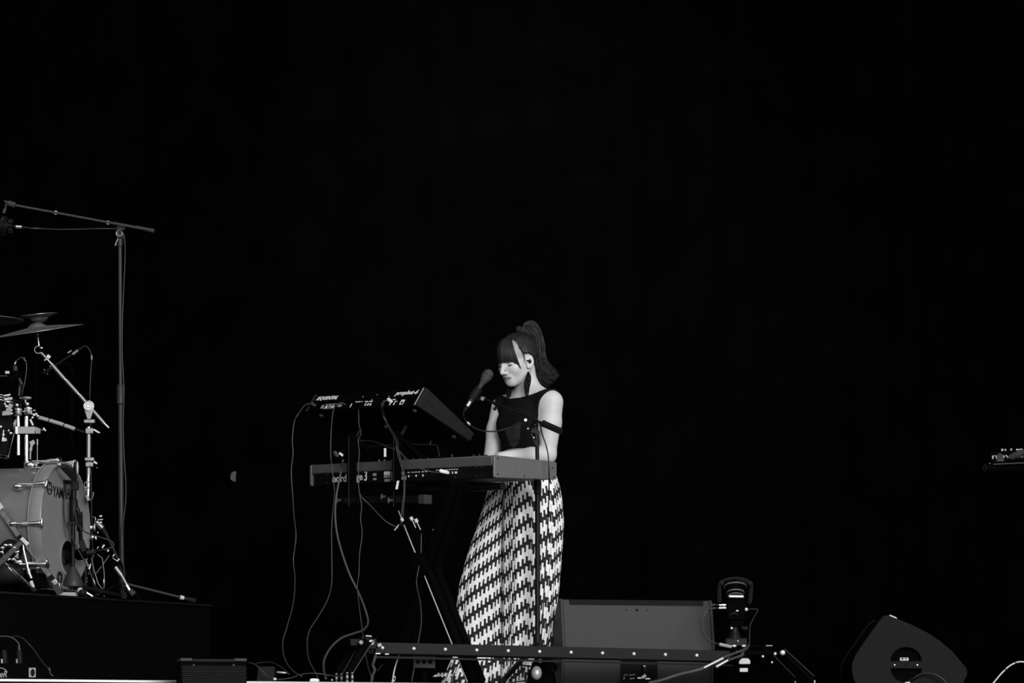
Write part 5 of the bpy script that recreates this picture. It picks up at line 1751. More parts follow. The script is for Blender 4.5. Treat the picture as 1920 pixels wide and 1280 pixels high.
mb = MB(); mb.box(P(14, 741, 14.80), (.030, .02, .009), ((P(21, 738.5, 0.0 + 14.8) - P(5, 741, 14.8)).normalized(), Vector((0, 1, 0)), UZ)); mb.box(P(16, 748, 14.80), (.036, .02, .012), ((P(21, 738.5, 14.8) - P(5, 741, 14.8)).normalized(), Vector((0, 1, 0)), UZ)); build('mount_clamp', mb, M['chrome'], rt, bevel=.002)
mb = MB(); mb.bar(P(12, 775, 14.78), P(22, 757, 14.78), .022, .02); mb.hexa([P(3, 780, 14.76), P(22, 778, 14.76), P(22, 778, 14.8), P(3, 780, 14.8), P(4, 770, 14.76), P(20, 769.5, 14.76), P(20, 769.5, 14.8), P(4, 770, 14.8)]); build('mount_bracket', mb, M['satin'], rt, bevel=.003)
for px_, py_, r_ in ((9, 757, .006), (12, 762, .009), (21, 769, .006), (22, 775, .006), (20, 812, .007), (16, 807, .005), (9, 824, .010), (6, 815, .008), (1, 800, .008)):
    mb = MB(); mb.ball(P(px_, py_, 14.77), r_, 10, 6); build('mount_screw', mb, M['chrome'], rt)
mb = MB(); mb.cyl(P(5, 826, 14.77), P(7, 806, 14.77), .003, n=8); mb.bar(P(4, 825, 14.76), P(13, 824, 14.76), .012, .012); build('tension_claw', mb, M['chrome'], rt)

# ---- cymbal boom stand
sd_ = 14.88
cs = thing('cymbal_stand', 'chrome cymbal boom stand slanting up to the left above the bass drum', 'stand', rz(P(166, 1100, sd_)))
def sp2(px, py, o=0.0): return P(px, py, sd_ + o)
mb = MB(); mb.cyl(rz(P(160, 1000, 15.08), .0), P(160, 925, 15.08), .0115, n=14); mb.bar(P(160, 930, 15.09), sp2(165, 927, .005), .016, .016); build('base_tube', mb, M['black'], cs)
mb = MB(); mb.cyl(sp2(165, 932), sp2(166.5, 800), .0085, n=16); build('middle_tube', mb, M['chrome'], cs)
mb = MB(); mb.cyl(sp2(166, 890), sp2(166.5, 815), .0105, n=16); build('upper_sleeve', mb, M['satin'], cs)
for py_, w_, h_ in ((790, .048, .017), (861, .042, .016), (871, .034, .022), (808, .034, .026)):
    mb = MB(); mb.box(sp2(168, py_, -.008), (w_, .03, h_)); cl = build('clamp', mb, M['satin'], cs, bevel=.003)
    mb = MB(); mb.cyl(sp2(171, py_, -.03), sp2(171, py_, -.02), .006, n=10); build('clamp_screw', mb, M['chrome'], cl)
mb = MB(); mb.bar(sp2(176, 805, -.01), sp2(186, 811, -.01), .006, .007); mb.ball(sp2(186, 811, -.01), .005); mb.bar(sp2(176, 865, -.01), sp2(182, 869, -.01), .006, .008); mb.ball(sp2(182, 877, -.01), .003); build('wing_bolt', mb, M['chrome'], cs)
for x_ in (161, 166.5):
    mb = MB(); mb.torus(sp2(x_, 908.5, -.02), Vector((.25, 1, 0)), .009, .0016, 18, 6)
    for v in mb.v: v.z = sp2(0, 908.5).z + (v.z - sp2(0, 908.5).z) * 1.5; v.x = sp2(x_, 0).x + (v.x - sp2(x_, 0).x) * .6
    build('memory_ring', mb, M['greyprint'], cs)
mb = MB(); mb.prism([sp2(160, 928, -.012), sp2(167, 929, -.012), sp2(168, 937, -.012), sp2(164, 939, -.012)], Vector((0, .02, 0))); mb.tube(cr([sp2(167, 938, -.01), sp2(171, 936, -.01), sp2(174, 930, -.01), sp2(175, 922, -.01)], 4), .003, 6); build('hook', mb, M['satin'], cs)
# ratchet head and boom
mb = MB(); mb.lathe([(.023, -.016), (.024, -.012), (.024, .012), (.023, .016)], sp2(166.5, 761.5), Vector((.1, -1, .0)), 28); rh = build('ratchet_head', mb, M['chrome'], cs)
for r_ in (.008, .0155, .021):
    mb = MB(); mb.torus(sp2(166.5, 761.5) + Vector((0, -.0165, 0)), Vector((.1, -1, 0)), r_, .0018, 24, 6); build('ratchet_ring', mb, M['satin'], rh)
mb = MB(); mb.prism([sp2(157.5, 768, -.012), sp2(175.5, 768, -.012), sp2(170, 786, -.012), sp2(163, 786, -.012)], Vector((0, .024, 0))); build('ratchet_yoke', mb, M['satin'], cs, bevel=.003)
bt = [(72, 655), (84, 668), (96, 682), (122, 711), (124, 713.5), (147, 738), (149.5, 741), (161, 755)]
def seg(p, q, r, m, nm='boom_section', off=0.0):
    mb = MB(); mb.cyl(sp2(*p, off), sp2(*q, off), r, n=14); return build(nm, mb, M[m], cs)
seg((77, 661), (86, 670), .0085, 'satin'); seg((85, 669), (98, 684), .006, 'chrome'); seg((97, 683), (121, 710.5), .0092, 'satin'); seg((120, 709), (126, 716), .006, 'chrome'); seg((123.5, 712.5), (146, 737.5), .009, 'satin'); seg((145, 736), (151, 743), .006, 'chrome'); seg((149, 740), (161, 754), .0085, 'satin')
seg((173, 768), (194, 792), .0085, 'satin'); seg((193, 791), (204, 802), .0055, 'chrome', 'boom_tip')
mb = MB(); mb.torus(sp2(71.5, 655.5), Vector((.2, -1, .1)), .0158, .0030, 28, 10, .6, 2 * PI - .1); ti = build('tilter_ring', mb, M['satin'], cs)
mb = MB(); mb.ball(sp2(77, 651.5, -.01), (.011, .008, .007), 14, 8, (Vector((.78, 0, -.62)), Vector((0, 1, 0)), Vector((.62, 0, .78)))); build('tilter_knob', mb, M['chrome'], cs)
mb = MB(); mb.bar(sp2(73, 655, -.006), sp2(96, 666, -.006), .010, .010); build('tilter_wing', mb, M['matte'], cs, bevel=.003)
mb = MB(); mb.box(sp2(91.5, 668.5, -.008), (.016, .012, .013), (Vector((.8, 0, -.6)), Vector((0, 1, 0)), Vector((.6, 0, .8)))); mb.ball(sp2(84, 675, -.006), .006); build('wing_bolt', mb, M['chrome'], cs)
mb = MB(); mb.cyl(sp2(73, 648), sp2(70.5, 632), .0042, n=12); build('cymbal_rod', mb, M['chrome'], cs)
mb = MB(); mb.lathe([(.004, 0), (.008, .004), (.008, .012), (.005, .016)], sp2(70, 630), UZ, 14); build('cymbal_seat', mb, M['satin'], cs)
# side arm with grey sleeves
for p, q in (((72, 782), (91, 787.5)), ((93, 788), (119, 796)), ((121, 797), (140.5, 804))):
    mb = MB(); mb.cyl(sp2(*p), sp2(*q), .0088, n=14); build('side_arm', mb, M['greyprint'], cs)
mb = MB(); mb.cyl(sp2(139, 803.5), sp2(166, 812), .006, n=12); mb.bar(sp2(148, 806, -.01), sp2(157, 810, -.01), .005, .006); build('side_arm_tip', mb, M['black'], cs)
for (fx, fy, fd) in ((165, 0, 15.45), (110, 0, 15.3), (140, 0, 15.55)):
    f_ = rz(P(fx, 1110, fd), .01)
    mb = MB(); hub = P(160, 1010, 15.08); mb.bar(hub, f_, .02, .008); lg = build('leg', mb, M['black'], cs); mb = MB(); mb.ball(f_, (.014, .014, .01)); build('rubber_foot', mb, M['rubber'], lg)

# ---- cymbals
def cymbal(ctr, nrm, R, label, bell=.045, bow=.022, nuts=True):
    n_ = Vector(nrm).normalized()
    t_ = thing('cymbal', label, 'cymbal', ctr)
    mb = MB()
    top = [(.004, bell * .42 + bow), (bell * .5, bell * .36 + bow), (bell * .85, bell * .12 + bow), (bell, bow), (R * .5, bow * .66), (R * .8, bow * .28), (R, 0)]
    prof = top + [(r, h - .0014) for r, h in top[::-1]]
    mb.lathe(prof, ctr, n_, 72, cap=False)
    build('plate', mb, M['bronze'], t_, smooth=30)
    if nuts:
        mb = MB(); z_ = bell * .42 + bow; mb.cyl(ctr + n_ * (z_ - .03), ctr + n_ * (z_ + .004), .006, n=10); build('felt', mb, M['rubber'], t_)
        mb = MB(); mb.cyl(ctr + n_ * z_, ctr + n_ * (z_ + .014), .0032, n=8); mb.bar(ctr + n_ * (z_ + .006) - Vector((.006, 0, 0)), ctr + n_ * (z_ + .006) + Vector((.006, 0, 0)), .004, .005); build('wing_nut', mb, M['chrome'], t_)
    return t_
cymbal(P(70, 621, 14.88), (-.155, -.150, 1), .205, 'crash cymbal tilted up to the right on the slanting boom', .042, .020, False)
cymbal(P(72, 590, 15.25), (.10, .10, -1), .085, 'small upturned cymbal behind and just above the tilted crash', .038, .022, False)
cymbal(P(-36, 600, 15.1), (.0, -.01, 1), .19, 'dim cymbal cut off by the left edge', .04, .02)
s2 = thing('cymbal_stand', 'black straight stand holding the splash cymbal behind the drums', 'stand', rz(P(66, 1100, 15.25)))
mb = MB(); mb.cyl(rz(P(64, 1100, 15.3)), P(68, 588, 15.25), .0065, n=12); build('tube', mb, M['matte'], s2)
for a_ in (0.3, 2.4, 4.5):
    mb = MB(); f_ = rz(P(64, 1100, 15.3)) + Vector((math.cos(a_) * .26, math.sin(a_) * .26, .008)); mb.bar(rz(P(64, 1100, 15.3), .3), f_, .018, .008); build('leg', mb, M['matte'], s2)
s3 = thing('cymbal_stand', 'black straight stand under the dim cymbal at the left edge', 'stand', rz(P(-36, 1100, 15.1)))
mb = MB(); mb.cyl(rz(P(-36, 1100, 15.1)), P(-36, 603, 15.1), .0085, n=12); build('tube', mb, M['matte'], s3)
for a_ in (0.9, 3.0, 5.1):
    mb = MB(); f_ = rz(P(-36, 1100, 15.1)) + Vector((math.cos(a_) * .26, math.sin(a_) * .26, .008)); mb.bar(rz(P(-36, 1100, 15.1), .3), f_, .018, .008); build('leg', mb, M['matte'], s3)

# ---- overhead microphone on a tall boom stand
od = 15.15
os_ = thing('microphone_stand', 'tall black boom microphone stand behind the drums', 'stand', rz(P(228, 1100, od)))
ob = rz(P(228, 1100, od))
mb = MB(); mb.cyl(Vector((ob.x, ob.y, RZ + .08)), P(226, 735, od), .0115, n=14); build('lower_tube', mb, M['standp'], os_)
mb = MB(); mb.cyl(P(226, 735, od), P(225, 455, od), .0085, n=12); build('upper_tube', mb, M['standp'], os_)
mb = MB(); mb.lathe([(.012, 0), (.0175, .006), (.0175, .085), (.012, .092)], P(226, 759, od), UZ, 16); build('height_clutch', mb, M['standp'], os_)
mb = MB(); mb.cyl(P(225, 462, od), P(225, 447, od), .013, n=12); mb.box(P(225, 441, od), (.03, .03, .03)); mb.box(P(227, 428, od), (.036, .03, .018)); build('tilt_joint', mb, M['standp'], os_, bevel=.003)
mb = MB(); mb.torus(P(223.5, 437.5, od - .018), Vector((0, -1, 0)), .0125, .0045, 20, 8); jr = build('joint_ring', mb, M['satin'], os_)
mb = MB(); mb.cyl(P(221, 447, od - .02), P(216.5, 458, od - .02), .0025, n=8); mb.ball(P(216.5, 459, od - .02), .0042); build('joint_lever', mb, M['greyprint'], os_)
o1, o2 = P(288, 432.5, od), P(28, 384.5, 14.95)
mb = MB(); mb.cyl(o1, o2, .0052, n=10); build('boom_arm', mb, M['greyrub'], os_)
mb = MB(); mb.cyl(P(212, 418.5, od), P(252, 426, od), .0075, n=10); build('boom_sleeve', mb, M['greyrub'], os_)
mb = MB(); mb.cyl(P(254, 426, od), P(289, 433, od), .0092, .0100, 14); build('counterweight', mb, M['standp'], os_)
for px_, py_ in ((105, 399.5), (203, 418.2)):
    mb = MB(); p = P(px_, py_, od - .08 + .08 * px_ / 230); mb.ball(p + Vector((0, -.012, 0)), (.0095, .006, .0095), 12, 8); cl = build('clamp_knob', mb, M['boltm'], os_)
mb = MB(); mb.cyl(P(28, 384.5, 14.95), P(15.5, 380.5, 14.95), .0125, n=14); build('end_swivel', mb, M['greyrub'], os_)
mb = MB(); mb.ball(P(12, 378.5, 14.95), (.009, .008, .006)); mb.cyl(P(12, 379, 14.95), P(7.5, 375.5, 14.95), .003, n=8); mb.cyl(P(10, 391, 14.95), P(12, 380, 14.95), .004, n=8); build('swivel_screw', mb, M['greyrub'], os_)
foot = [(365, 1128, 15.3), (233, 1119, 14.86), (150, 1100, 15.5)]
for px_, py_, fd in foot:
    f_ = P(px_, py_, fd); f_.z = max(RZ + .012, f_.z) if px_ == 365 else RZ + .012
    hub = Vector((ob.x, ob.y, RZ + .085))
    mb = MB(); mb.cyl(hub, f_, .0055, n=10); lg = build('leg', mb, M['greyrub'] if px_ == 365 else M['standp'], os_)
    e_ = (f_ - hub).normalized()
    mb = MB(); mb.cyl(f_ - e_ * .040, f_ + e_ * .002, .0115, .0125, 14); build('rubber_foot', mb, M['rubber'], lg)
    if px_ == 365:
        mb = MB(); mb.cyl(f_ - e_ * .072, f_ - e_ * .054, .0095, n=14); build('white_collar', mb, M['tape'], lg)
mb = MB(); mb.cyl(Vector((ob.x, ob.y, RZ + .03)), Vector((ob.x, ob.y, RZ + .12)), .018, n=14); build('tripod_hub', mb, M['black'], os_)
# the overhead microphone in its shock mount
om = thing('overhead_microphone', 'large condenser microphone in a ring shock mount at the top left edge', 'microphone', P(6, 415, 14.93))
tl = Vector((.12, 0, 1)).normalized()
mb = MB(); mb.bar(P(6.5, 400, 14.95), P(10, 391, 14.95), .012, .012); mb.bar(P(4.5, 428, 14.95), P(6.5, 406, 14.95), .014, .012); build('mount_bracket', mb, M['greyrub'], om, bevel=.002)
for px_, ry_ in ((10, .040), (14, .038), (5, .044)):
    mb = MB(); mb.torus(P(px_ - 2, 424, 14.93), Vector((1, 0, -.12)), ry_, .003, 28, 6); build('shock_ring', mb, M['rubber'], om)
mb = MB(); mb.cyl(P(-30, 422, 14.93), P(16, 424, 14.93), .022, n=20); build('body', mb, M['black'], om)
for k in range(8):
    t = 2 * PI * k / 8
    mb = MB(); c_ = P(20, 424, 14.93); mb.cyl(c_ + Vector((-.009, math.cos(t) * .020, math.sin(t) * .024)), c_ + Vector((.009, math.cos(t) * .020, math.sin(t) * .024)), .007, n=8); build('mount_lug', mb, M['rubber'], om)
mb = MB(); mb.cyl(P(16, 424, 14.93), P(24, 424, 14.93), .02, n=16); build('base_cap', mb, M['matte'], om)
mb = MB(); mb.cyl(P(30, 425, 14.93), P(41, 425.5, 14.93), .0082, n=14); build('connector', mb, M['chrome'], om)
mb = MB(); mb.cyl(P(41, 425.5, 14.93), P(58, 428, 14.93), .0065, .0035, 10); mb.cyl(P(24, 424, 14.93), P(30, 425, 14.93), .006, n=10); build('connector_boot', mb, M['rubber'], om)
oc = cable('overhead_cable', [P(56, 427.5, 14.93), P(80, 428.5, 14.95), P(110, 430, 15.0), P(150, 429.5, 15.05), P(190, 428.5, 15.1), P(217, 429, 15.11), P(229, 434, 15.10), P(233.5, 450, 15.10), P(234.5, 480, 15.11), P(232, 540, 15.12), P(229.5, 600, 15.125), P(229, 660, 15.125), P(231, 700, 15.125), P(232.5, 735, 15.115), P(231, 800, 15.12), P(233, 860, 15.12), P(236, 905, 15.12), P(235.5, 940, 15.12), P(231, 980, 15.12), P(227.5, 1010, 15.12), P(229, 1040, 15.11), P(233, 1070, 15.1), P(234, 1100, 15.05)], .0026, M['cable'], 'thin cable running from the overhead microphone down the tall stand')
mb = MB(); mb.cyl(P(63, 428, 14.935), P(72, 428.3, 14.945), .004, n=10); build('tape_band', mb, M['greyrub'], oc)

# ---- pencil microphone under the crash, and the tom microphone
pm = thing('pencil_microphone', 'slim black pencil microphone crossing behind the slanting cymbal boom', 'microphone', P(110, 680, 15.0))
mb = MB(); mb.cyl(P(82, 699, 15.02), P(105, 684, 15.01), .0095, n=12); mb.cyl(P(105, 684, 15.01), P(139, 661, 15.0), .0055, n=12); build('body', mb, M['rubber'], pm)
mb = MB(); mb.cyl(P(136, 664, 15.0), P(146, 656.5, 15.0), .0085, n=14); build('connector', mb, M['satin'], pm)
mb = MB(); mb.cyl(P(146, 656.5, 15.0), P(154, 651, 15.0), .0065, .004, 10); build('connector_boot', mb, M['rubber'], pm)
mb = MB(); mb.bar(P(127, 661.5, 14.99), P(134, 657, 14.99), .004, .005); mb.ball(P(83, 693, 15.0), .0035); mb.ball(P(94, 686.5, 15.0), .003); mb.ball(P(89, 701, 15.0), .003); build('clip_screw', mb, M['greyprint'], pm)
mb = MB(); mb.bar(P(133, 684, 15.05), P(135, 693, 15.05), .010, .010); mb.tube(cr([P(112, 680, 15.02), P(125, 682, 15.04), P(134, 689, 15.05), P(134, 720, 15.1)], 4), .006, 8); mb.cyl(P(134, 720, 15.1), rz(P(134, 1100, 15.3)), .008, n=10); build('holder_arm', mb, M['matte'], pm)
pc = cable('pencil_cable', [P(153, 651.5, 15.0), P(158, 648.5, 15.0), P(163, 650, 15.0), P(168.5, 657, 15.0), P(171.5, 668, 15.0), P(171.5, 680, 15.0), P(170, 700, 15.0), P(168.5, 740, 14.98), P(169, 765, 14.96), P(170, 850, 14.95), P(172, 960, 14.96), P(175, 1095, 15.0)], .0022, M['cable'], 'thin cable arching down from the pencil microphone to the riser')
mb = MB(); mb.cyl(P(171.7, 666, 15.0), P(171.9, 674, 15.0), .0035, n=10); build('tape_band', mb, M['greyprint'], pc)
tm = thing('tom_microphone', 'small clip microphone with a looped cable over the rack tom', 'microphone', P(26, 695, 14.85))
mb = MB(); mb.ball(P(30, 703, 14.85), (.018, .02, .022), 14, 10); mb.bar(P(18, 712, 14.85), P(40, 700, 14.85), .02, .03); build('body', mb, M['matte'], tm, bevel=.003)
mb = MB(); mb.cyl(P(29.5, 695, 14.84), P(28, 686, 14.84), .0098, n=14); build('connector', mb, M['greyrub'], tm)
mb = MB(); mb.bar(P(27.5, 683, 14.84), P(30, 677.5, 14.84), .004, .005); mb.box(P(14, 698, 14.83), (.018, .01, .011)); build('bright_latch', mb, M['alu'], tm)
mb = MB(); mb.cyl(P(36, 709, 14.84), P(41, 720, 14.84), .005, .007, 10); mb.torus(P(39.5, 721, 14.84), Vector((.1, .3, 1)), .008, .0018, 16, 6); build('clip_arm', mb, M['greyrub'], tm)
mb = MB(); mb.cyl(P(-20, 705, 14.84), P(14, 704.5, 14.84), .003, n=8); mb.bar(P(38, 722, 14.86), P(36, 742, 14.86), .010, .010); build('clip_bar', mb, M['greyrub'], tm)
tcb = cable('tom_cable', [P(30, 678, 14.84), P(34, 673, 14.84), P(39, 670, 14.84), P(44.5, 671, 14.84), P(48, 676, 14.83), P(49.8, 688, 14.83), P(48.5, 703, 14.83), P(46, 718, 14.83), P(43, 730, 14.83), P(41.5, 742, 14.84), P(40, 760, 14.9)], .0026, M['cable'], 'short looped cable of the tom microphone at the left')
mb = MB(); mb.cyl(P(45, 671.5, 14.84), P(48, 676.5, 14.832), .004, n=10); build('tape_band', mb, M['greyprint'], tcb)

# ---- low microphone stand and microphone in front of the bass drum
kd_ = 14.74
kb = rz(P(137, 1100, kd_))
ks = thing('microphone_stand', 'short black microphone stand with a cone base in front of the bass drum', 'stand', kb)
def k_(px, py, o=0.0): return P(px, py, kd_ + o)
mb = MB(); zc = P(0, 1100, kd_).z; mb.lathe([(.044, 0), (.046, .006), (.042, .024), (.030, .050), (.015, .080), (.0105, .088)], Vector((kb.x, kb.y, zc)), UZ, 32); build('cone_base', mb, M['standp'], ks)
mb = MB(); mb.cyl(k_(136.5, 1066), k_(137, 978), .0095, n=14); build('lower_tube', mb, M['black'], ks)
mb = MB(); mb.lathe([(.016, 0), (.0185, .004), (.0185, .094), (.014, .10)], k_(138, 978), UZ, 16); build('grip', mb, M['black'], ks)
mb = MB(); mb.bar(k_(127, 981, -.01), k_(143, 980, -.01), .016, .013); build('clutch_lever', mb, M['black'], ks)
mb = MB(); mb.cyl(k_(138, 936), k_(139, 890), .012, n=14); mb.box(k_(140, 910), (.034, .03, .04)); mb.cyl(k_(123, 903), k_(142, 905), .009, n=10); mb.ball(k_(121, 903), .010); mb.cyl(k_(121, 903), k_(120, 921), .008, .006, 10); mb.cyl(k_(117, 922), k_(124, 922), .007, n=8); build('boom_joint', mb, M['black'], ks, bevel=.002)
mb = MB(); mb.cyl(k_(139, 912), k_(141, 868), .0075, n=12); build('boom_tail', mb, M['rubber'], ks)
mb = MB(); mb.prism([k_(111, 875, -.13), k_(127, 876, -.13), k_(140, 888, -.10), k_(142, 905, -.08), k_(133, 898, -.08), k_(120, 885, -.13)], Vector((0, .01, 0))); build('boom_bracket', mb, M['rubber'], ks)
mb = MB(); mb.lathe([(.006, 0), (.0078, .010), (.0075, .035), (.004, .052)], k_(145, 888, -.06), UZ, 12); mb.lathe([(.006, 0), (.009, .004), (.006, .024)], k_(112, 874, -.13), UZ, 12); build('wing_bolt', mb, M['satin'], ks)
mb = MB(); mb.bar(k_(149, 960, .0), k_(150, 995, .02), .026, .022); mb.bar(k_(150, 990, .01), k_(152, 1020, .02), .014, .014); mb.bar(k_(152, 1012, .02), k_(158, 1034, .02), .022, .024); mb.cyl(k_(139, 940), k_(149, 965), .010, n=10); build('boom_arm', mb, M['black'], ks, bevel=.002)
for (fx, fy, fd) in ((155, 1112, 14.68), (231, 1119, 14.98), (100, 1100, 14.95)):
    f_ = rz(P(fx, fy, fd), .016)
    hub = Vector((kb.x, kb.y, zc + .01))
    mb = MB(); mb.bar(hub, f_, .018, .014); lg = build('leg', mb, M['black'], ks)
    e_ = (f_ - hub).normalized()
    mb = MB(); mb.ball(f_, (.018, .018, .0155), 14, 8); build('rubber_foot', mb, M['rubber'], lg)
    if fx == 155:
        mb = MB(); mb.cyl(f_ - e_ * .026, f_ - e_ * .014, .0135, n=14); build('white_collar', mb, M['tape'], lg)
km = thing('kick_microphone', 'stubby black microphone at the port hole of the bass drum', 'microphone', k_(150, 1040, .02))
mb = MB(); mb.lathe([(.014, 0), (.022, .006), (.026, .02), (.026, .06), (.02, .07)], k_(163, 1035, .02), k_(135, 1043, .10) - k_(163, 1035, .02), 18); build('body', mb, M['matte'], km)
for q in (0, .33, .66):
    mb = MB(); mb.torus(k_(131 - 9 * q, 1041, .11 - .0 * q), DA, .026, .003, 20, 6); build('grille_ring', mb, M['rubber'], km)
mb = MB(); mb.cyl(k_(165, 1036, .02), k_(177, 1033, .0), .0095, .009, 14); build('connector', mb, M['greyrub'], km)
cable('kick_cable', [k_(176, 1033, 0), k_(188, 1031, -.01), k_(200, 1029, -.01), k_(212, 1024, .0), k_(211, 1016, .0), k_(195, 1009, -.01), k_(175, 1003, -.02), k_(160, 997, -.03), k_(150, 988, -.03), k_(144, 978, -.02), k_(141, 960, -.02)], .0034, M['cable_black'], 'black cable curving between the kick microphone and its stand')
cable('stand_cable', [k_(121, 920, -.02), k_(120, 945, -.03), k_(121, 970, -.03), k_(125, 988, -.04), k_(132, 1002, -.04), k_(140, 1018, -.03), k_(152, 1040, -.03), k_(163, 1060, -.04), k_(171, 1078, -.04), k_(178, 1098, -.03), k_(190, 1113, .0)], .0036, M['cable_black'], 'black cable crossing the bass drum head down to the riser')
# foot plate under the cone stand
mb = MB(); mb.prism([rz(P(110, 1100, 14.70), .002), rz(P(146, 1105, 14.72), .002), rz(P(140, 1105, 14.82), .002), rz(P(112, 1100, 14.85), .002)], UZ * .018)
tag(build('pedal_plate', mb, M['headr']), 'pale foot plate lying at the foot of the cone base', 'pedal')

# ---- folded chrome stand right of the bass drum
ld = 14.92
ls = thing('pedal_stand', 'chrome stand with a thin wire frame leaning right of the bass drum', 'stand', rz(P(215, 1100, ld)))
def l_(px, py, o=0.0): return P(px, py, ld + o)
for p, q, r, m in (((181, 978), (192, 990), .013, 'satin'), ((190, 988), (199, 1001), .0105, 'rubber'), ((199, 1001), (222, 1050), .008, 'black'), ((216, 1063), (228, 1079), .011, 'satin'), ((227, 1077), (243, 1106), .0075, 'satin'), ((237, 1097), (243, 1107), .0105, 'chrome')):
    mb = MB(); mb.cyl(l_(*p), l_(*q), r, n=12); build('tube_section', mb, M[m], ls)
ft = rz(l_(251, 1120), .02)
mb = MB(); mb.cyl(l_(243, 1106), ft, .011, .015, 12); build('rubber_foot', mb, M['greyrub'], ls)
mb = MB(); mb.cyl(l_(199, 1001), rz(P(262, 1120, 15.3), .01), .006, n=8); mb.cyl(l_(199, 1001), rz(P(190, 1120, 15.3), .01), .006, n=8); build('rear_legs', mb, M['black'], ls)
for px_, py_, w_, h_ in ((189, 967.5, 5.5, 4), (188, 974, 11, 2.5), (188.5, 979.5, 6, 4)):
    mb = MB(); p = l_(px_, py_, -.01); k__ = ld / F; mb.box(p, (w_ * k__, .012, h_ * k__)); build('wing_bolt', mb, M['chrome'], ls, bevel=.002)
mb = MB(); mb.tube([l_(173, 969.5), l_(179, 969.5), l_(179, 979)], .003, 6); mb.ball(l_(173, 1007, -.02), (.008, .006, .011)); mb.ball(l_(179.5, 1008, -.02), (.0055, .006, .013), 12, 8, (Vector((.95, 0, .3)), Vector((0, 1, 0)), Vector((-.3, 0, .95)))); mb.ball(l_(183.5, 998.5, -.02), (.003, .004, .006)); build('spur_bracket', mb, M['chrome'], ls)
for p, q, w in (((191.5, 1027.5), (195.5, 1021), .009), ((201, 1034), (204, 1030.5), .009), ((211, 1043.5), (215, 1039), .008), ((211, 1045.5), (220, 1052), .004), ((219, 1052.5), (224, 1047.5), .008), ((182, 1029), (185, 1024), .005)):
    mb = MB(); mb.bar(l_(*p, -.015), l_(*q, -.015), w, w); build('latch', mb, M['chrome'], ls, bevel=.0015)
wire = [(177, 1040), (171.5, 1046), (176, 1068), (184, 1094), (191.5, 1104), (194.5, 1103), (196, 1092), (195, 1072), (191.5, 1046), (182.5, 1039)]
mb = MB(); mb.tube([l_(*w, -.03) for w in wire], .0022, 6); mb.cyl(l_(205, 1040.5, -.02), l_(193.5, 1057, -.02), .0022, n=8); mb.cyl(l_(190.5, 1061, -.02), l_(180, 1075, -.02), .0022, n=8); build('wire_frame', mb, M['satin'], ls)
for px_, py_, a_, b_ in ((176, 1092, .006, .022), (194.5, 1090, .004, .014)):
    mb = MB(); mb.ball(l_(px_, py_, -.035), (a_, .004, b_), 12, 8, (Vector((.95, 0, .3)), Vector((0, 1, 0)), Vector((-.25 if px_ < 180 else .0, 0, .97)))); build('beater', mb, M['alu'], ls)
for px_, py_ in ((166, 1075), (168, 1071), (163, 1084), (163, 1090), (169, 1075.5), (183.5, 1114), (195.5, 1117)):
    mb = MB(); mb.ball(l_(px_, py_, -.04), .0035, 8, 6); build('chain_link', mb, M['satin'], ls)

# ---- flat legged chrome tripod in front of the bass drum
fd_ = 14.47
def f__(px, py, o=0.0): return P(px, py, fd_ + o)
fs_t = thing('cymbal_stand', 'double braced chrome stand with flat tripod legs in front of the bass drum', 'stand', rz(f__(20, 1100, .05)))
mb = MB(); mb.cyl(rz(f__(-18, 1000, .02), .03), f__(-18, 930, .02), .0125, n=14); mb.cyl(f__(-18, 930, .02), f__(-18, 640, .02), .009, n=12); build('tube', mb, M['chrome'], fs_t)
for p, q, o_ in (((-6, 946), (37, 1008), 0), ((48, 1018), (106, 1098), .03), ((42, 1013), (-14, 1070), .03)):
    mb = MB(); mb.bar(f__(*p, o_ * .2), f__(*q, o_), .022, .008, up=Vector((0, 1, 0))); lg = build('leg', mb, M['legsteel'], fs_t, bevel=.002)
mb = MB(); mb.bar(f__(-4, 944, -.006), f__(3, 954, -.006), .024, .012, up=Vector((0, 1, 0))); build('bright_joint', mb, M['alu'], fs_t)
mb = MB(); mb.bar(f__(35, 1004, 0), f__(40, 1011, 0), .020, .010, up=Vector((0, 1, 0))); build('rubber_collar', mb, M['ink'], fs_t)
mb = MB(); mb.bar(f__(40, 1008, -.004), f__(53, 1022, -.004), .018, .012, up=Vector((0, 1, 0))); build('leg_hinge', mb, M['chrome'], fs_t, bevel=.002)
mb = MB(); mb.bar(f__(93, 1079, .024), f__(99, 1087, .026), .023, .010, up=Vector((0, 1, 0))); build('rubber_collar', mb, M['ink'], fs_t)
mb = MB(); mb.bar(f__(100, 1087, .024), f__(106, 1095, .026), .020, .010, up=Vector((0, 1, 0))); build('leg_end', mb, M['chrome'], fs_t, bevel=.002)
mb = MB(); mb.bar(f__(103, 1096, .03), rz(f__(113, 1110, .04), .002), .026, .014, up=Vector((0, 1, 0))); build('rubber_foot', mb, M['greyrub'], fs_t)
for p, q, r, m in (((42, 1016), (45, 1030), .0055, 'chrome'), ((44, 1028), (53, 1068), .0062, 'chrome'), ((53, 1066), (55, 1076), .009, 'alu'), ((55, 1075), (59, 1084), .007, 'alu'), ((58, 1089), (63, 1104), .008, 'tape')):
    mb = MB(); mb.cyl(f__(*p, .02), f__(*q, .02), r, n=12); build('center_rod', mb, M[m], fs_t)
mb = MB(); mb.box(f__(68, 1086, .12), (.09, .10, .07)); build('pedal_frame', mb, M['matte'], fs_t)
for px_, py_ in ((31, 1029), (34, 1028), (29, 1035), (33, 1040), (35, 1033)):
    mb = MB(); mb.ball(f__(px_, py_, .02), .005, 10, 6); build('wing_bolt', mb, M['chrome'], fs_t)
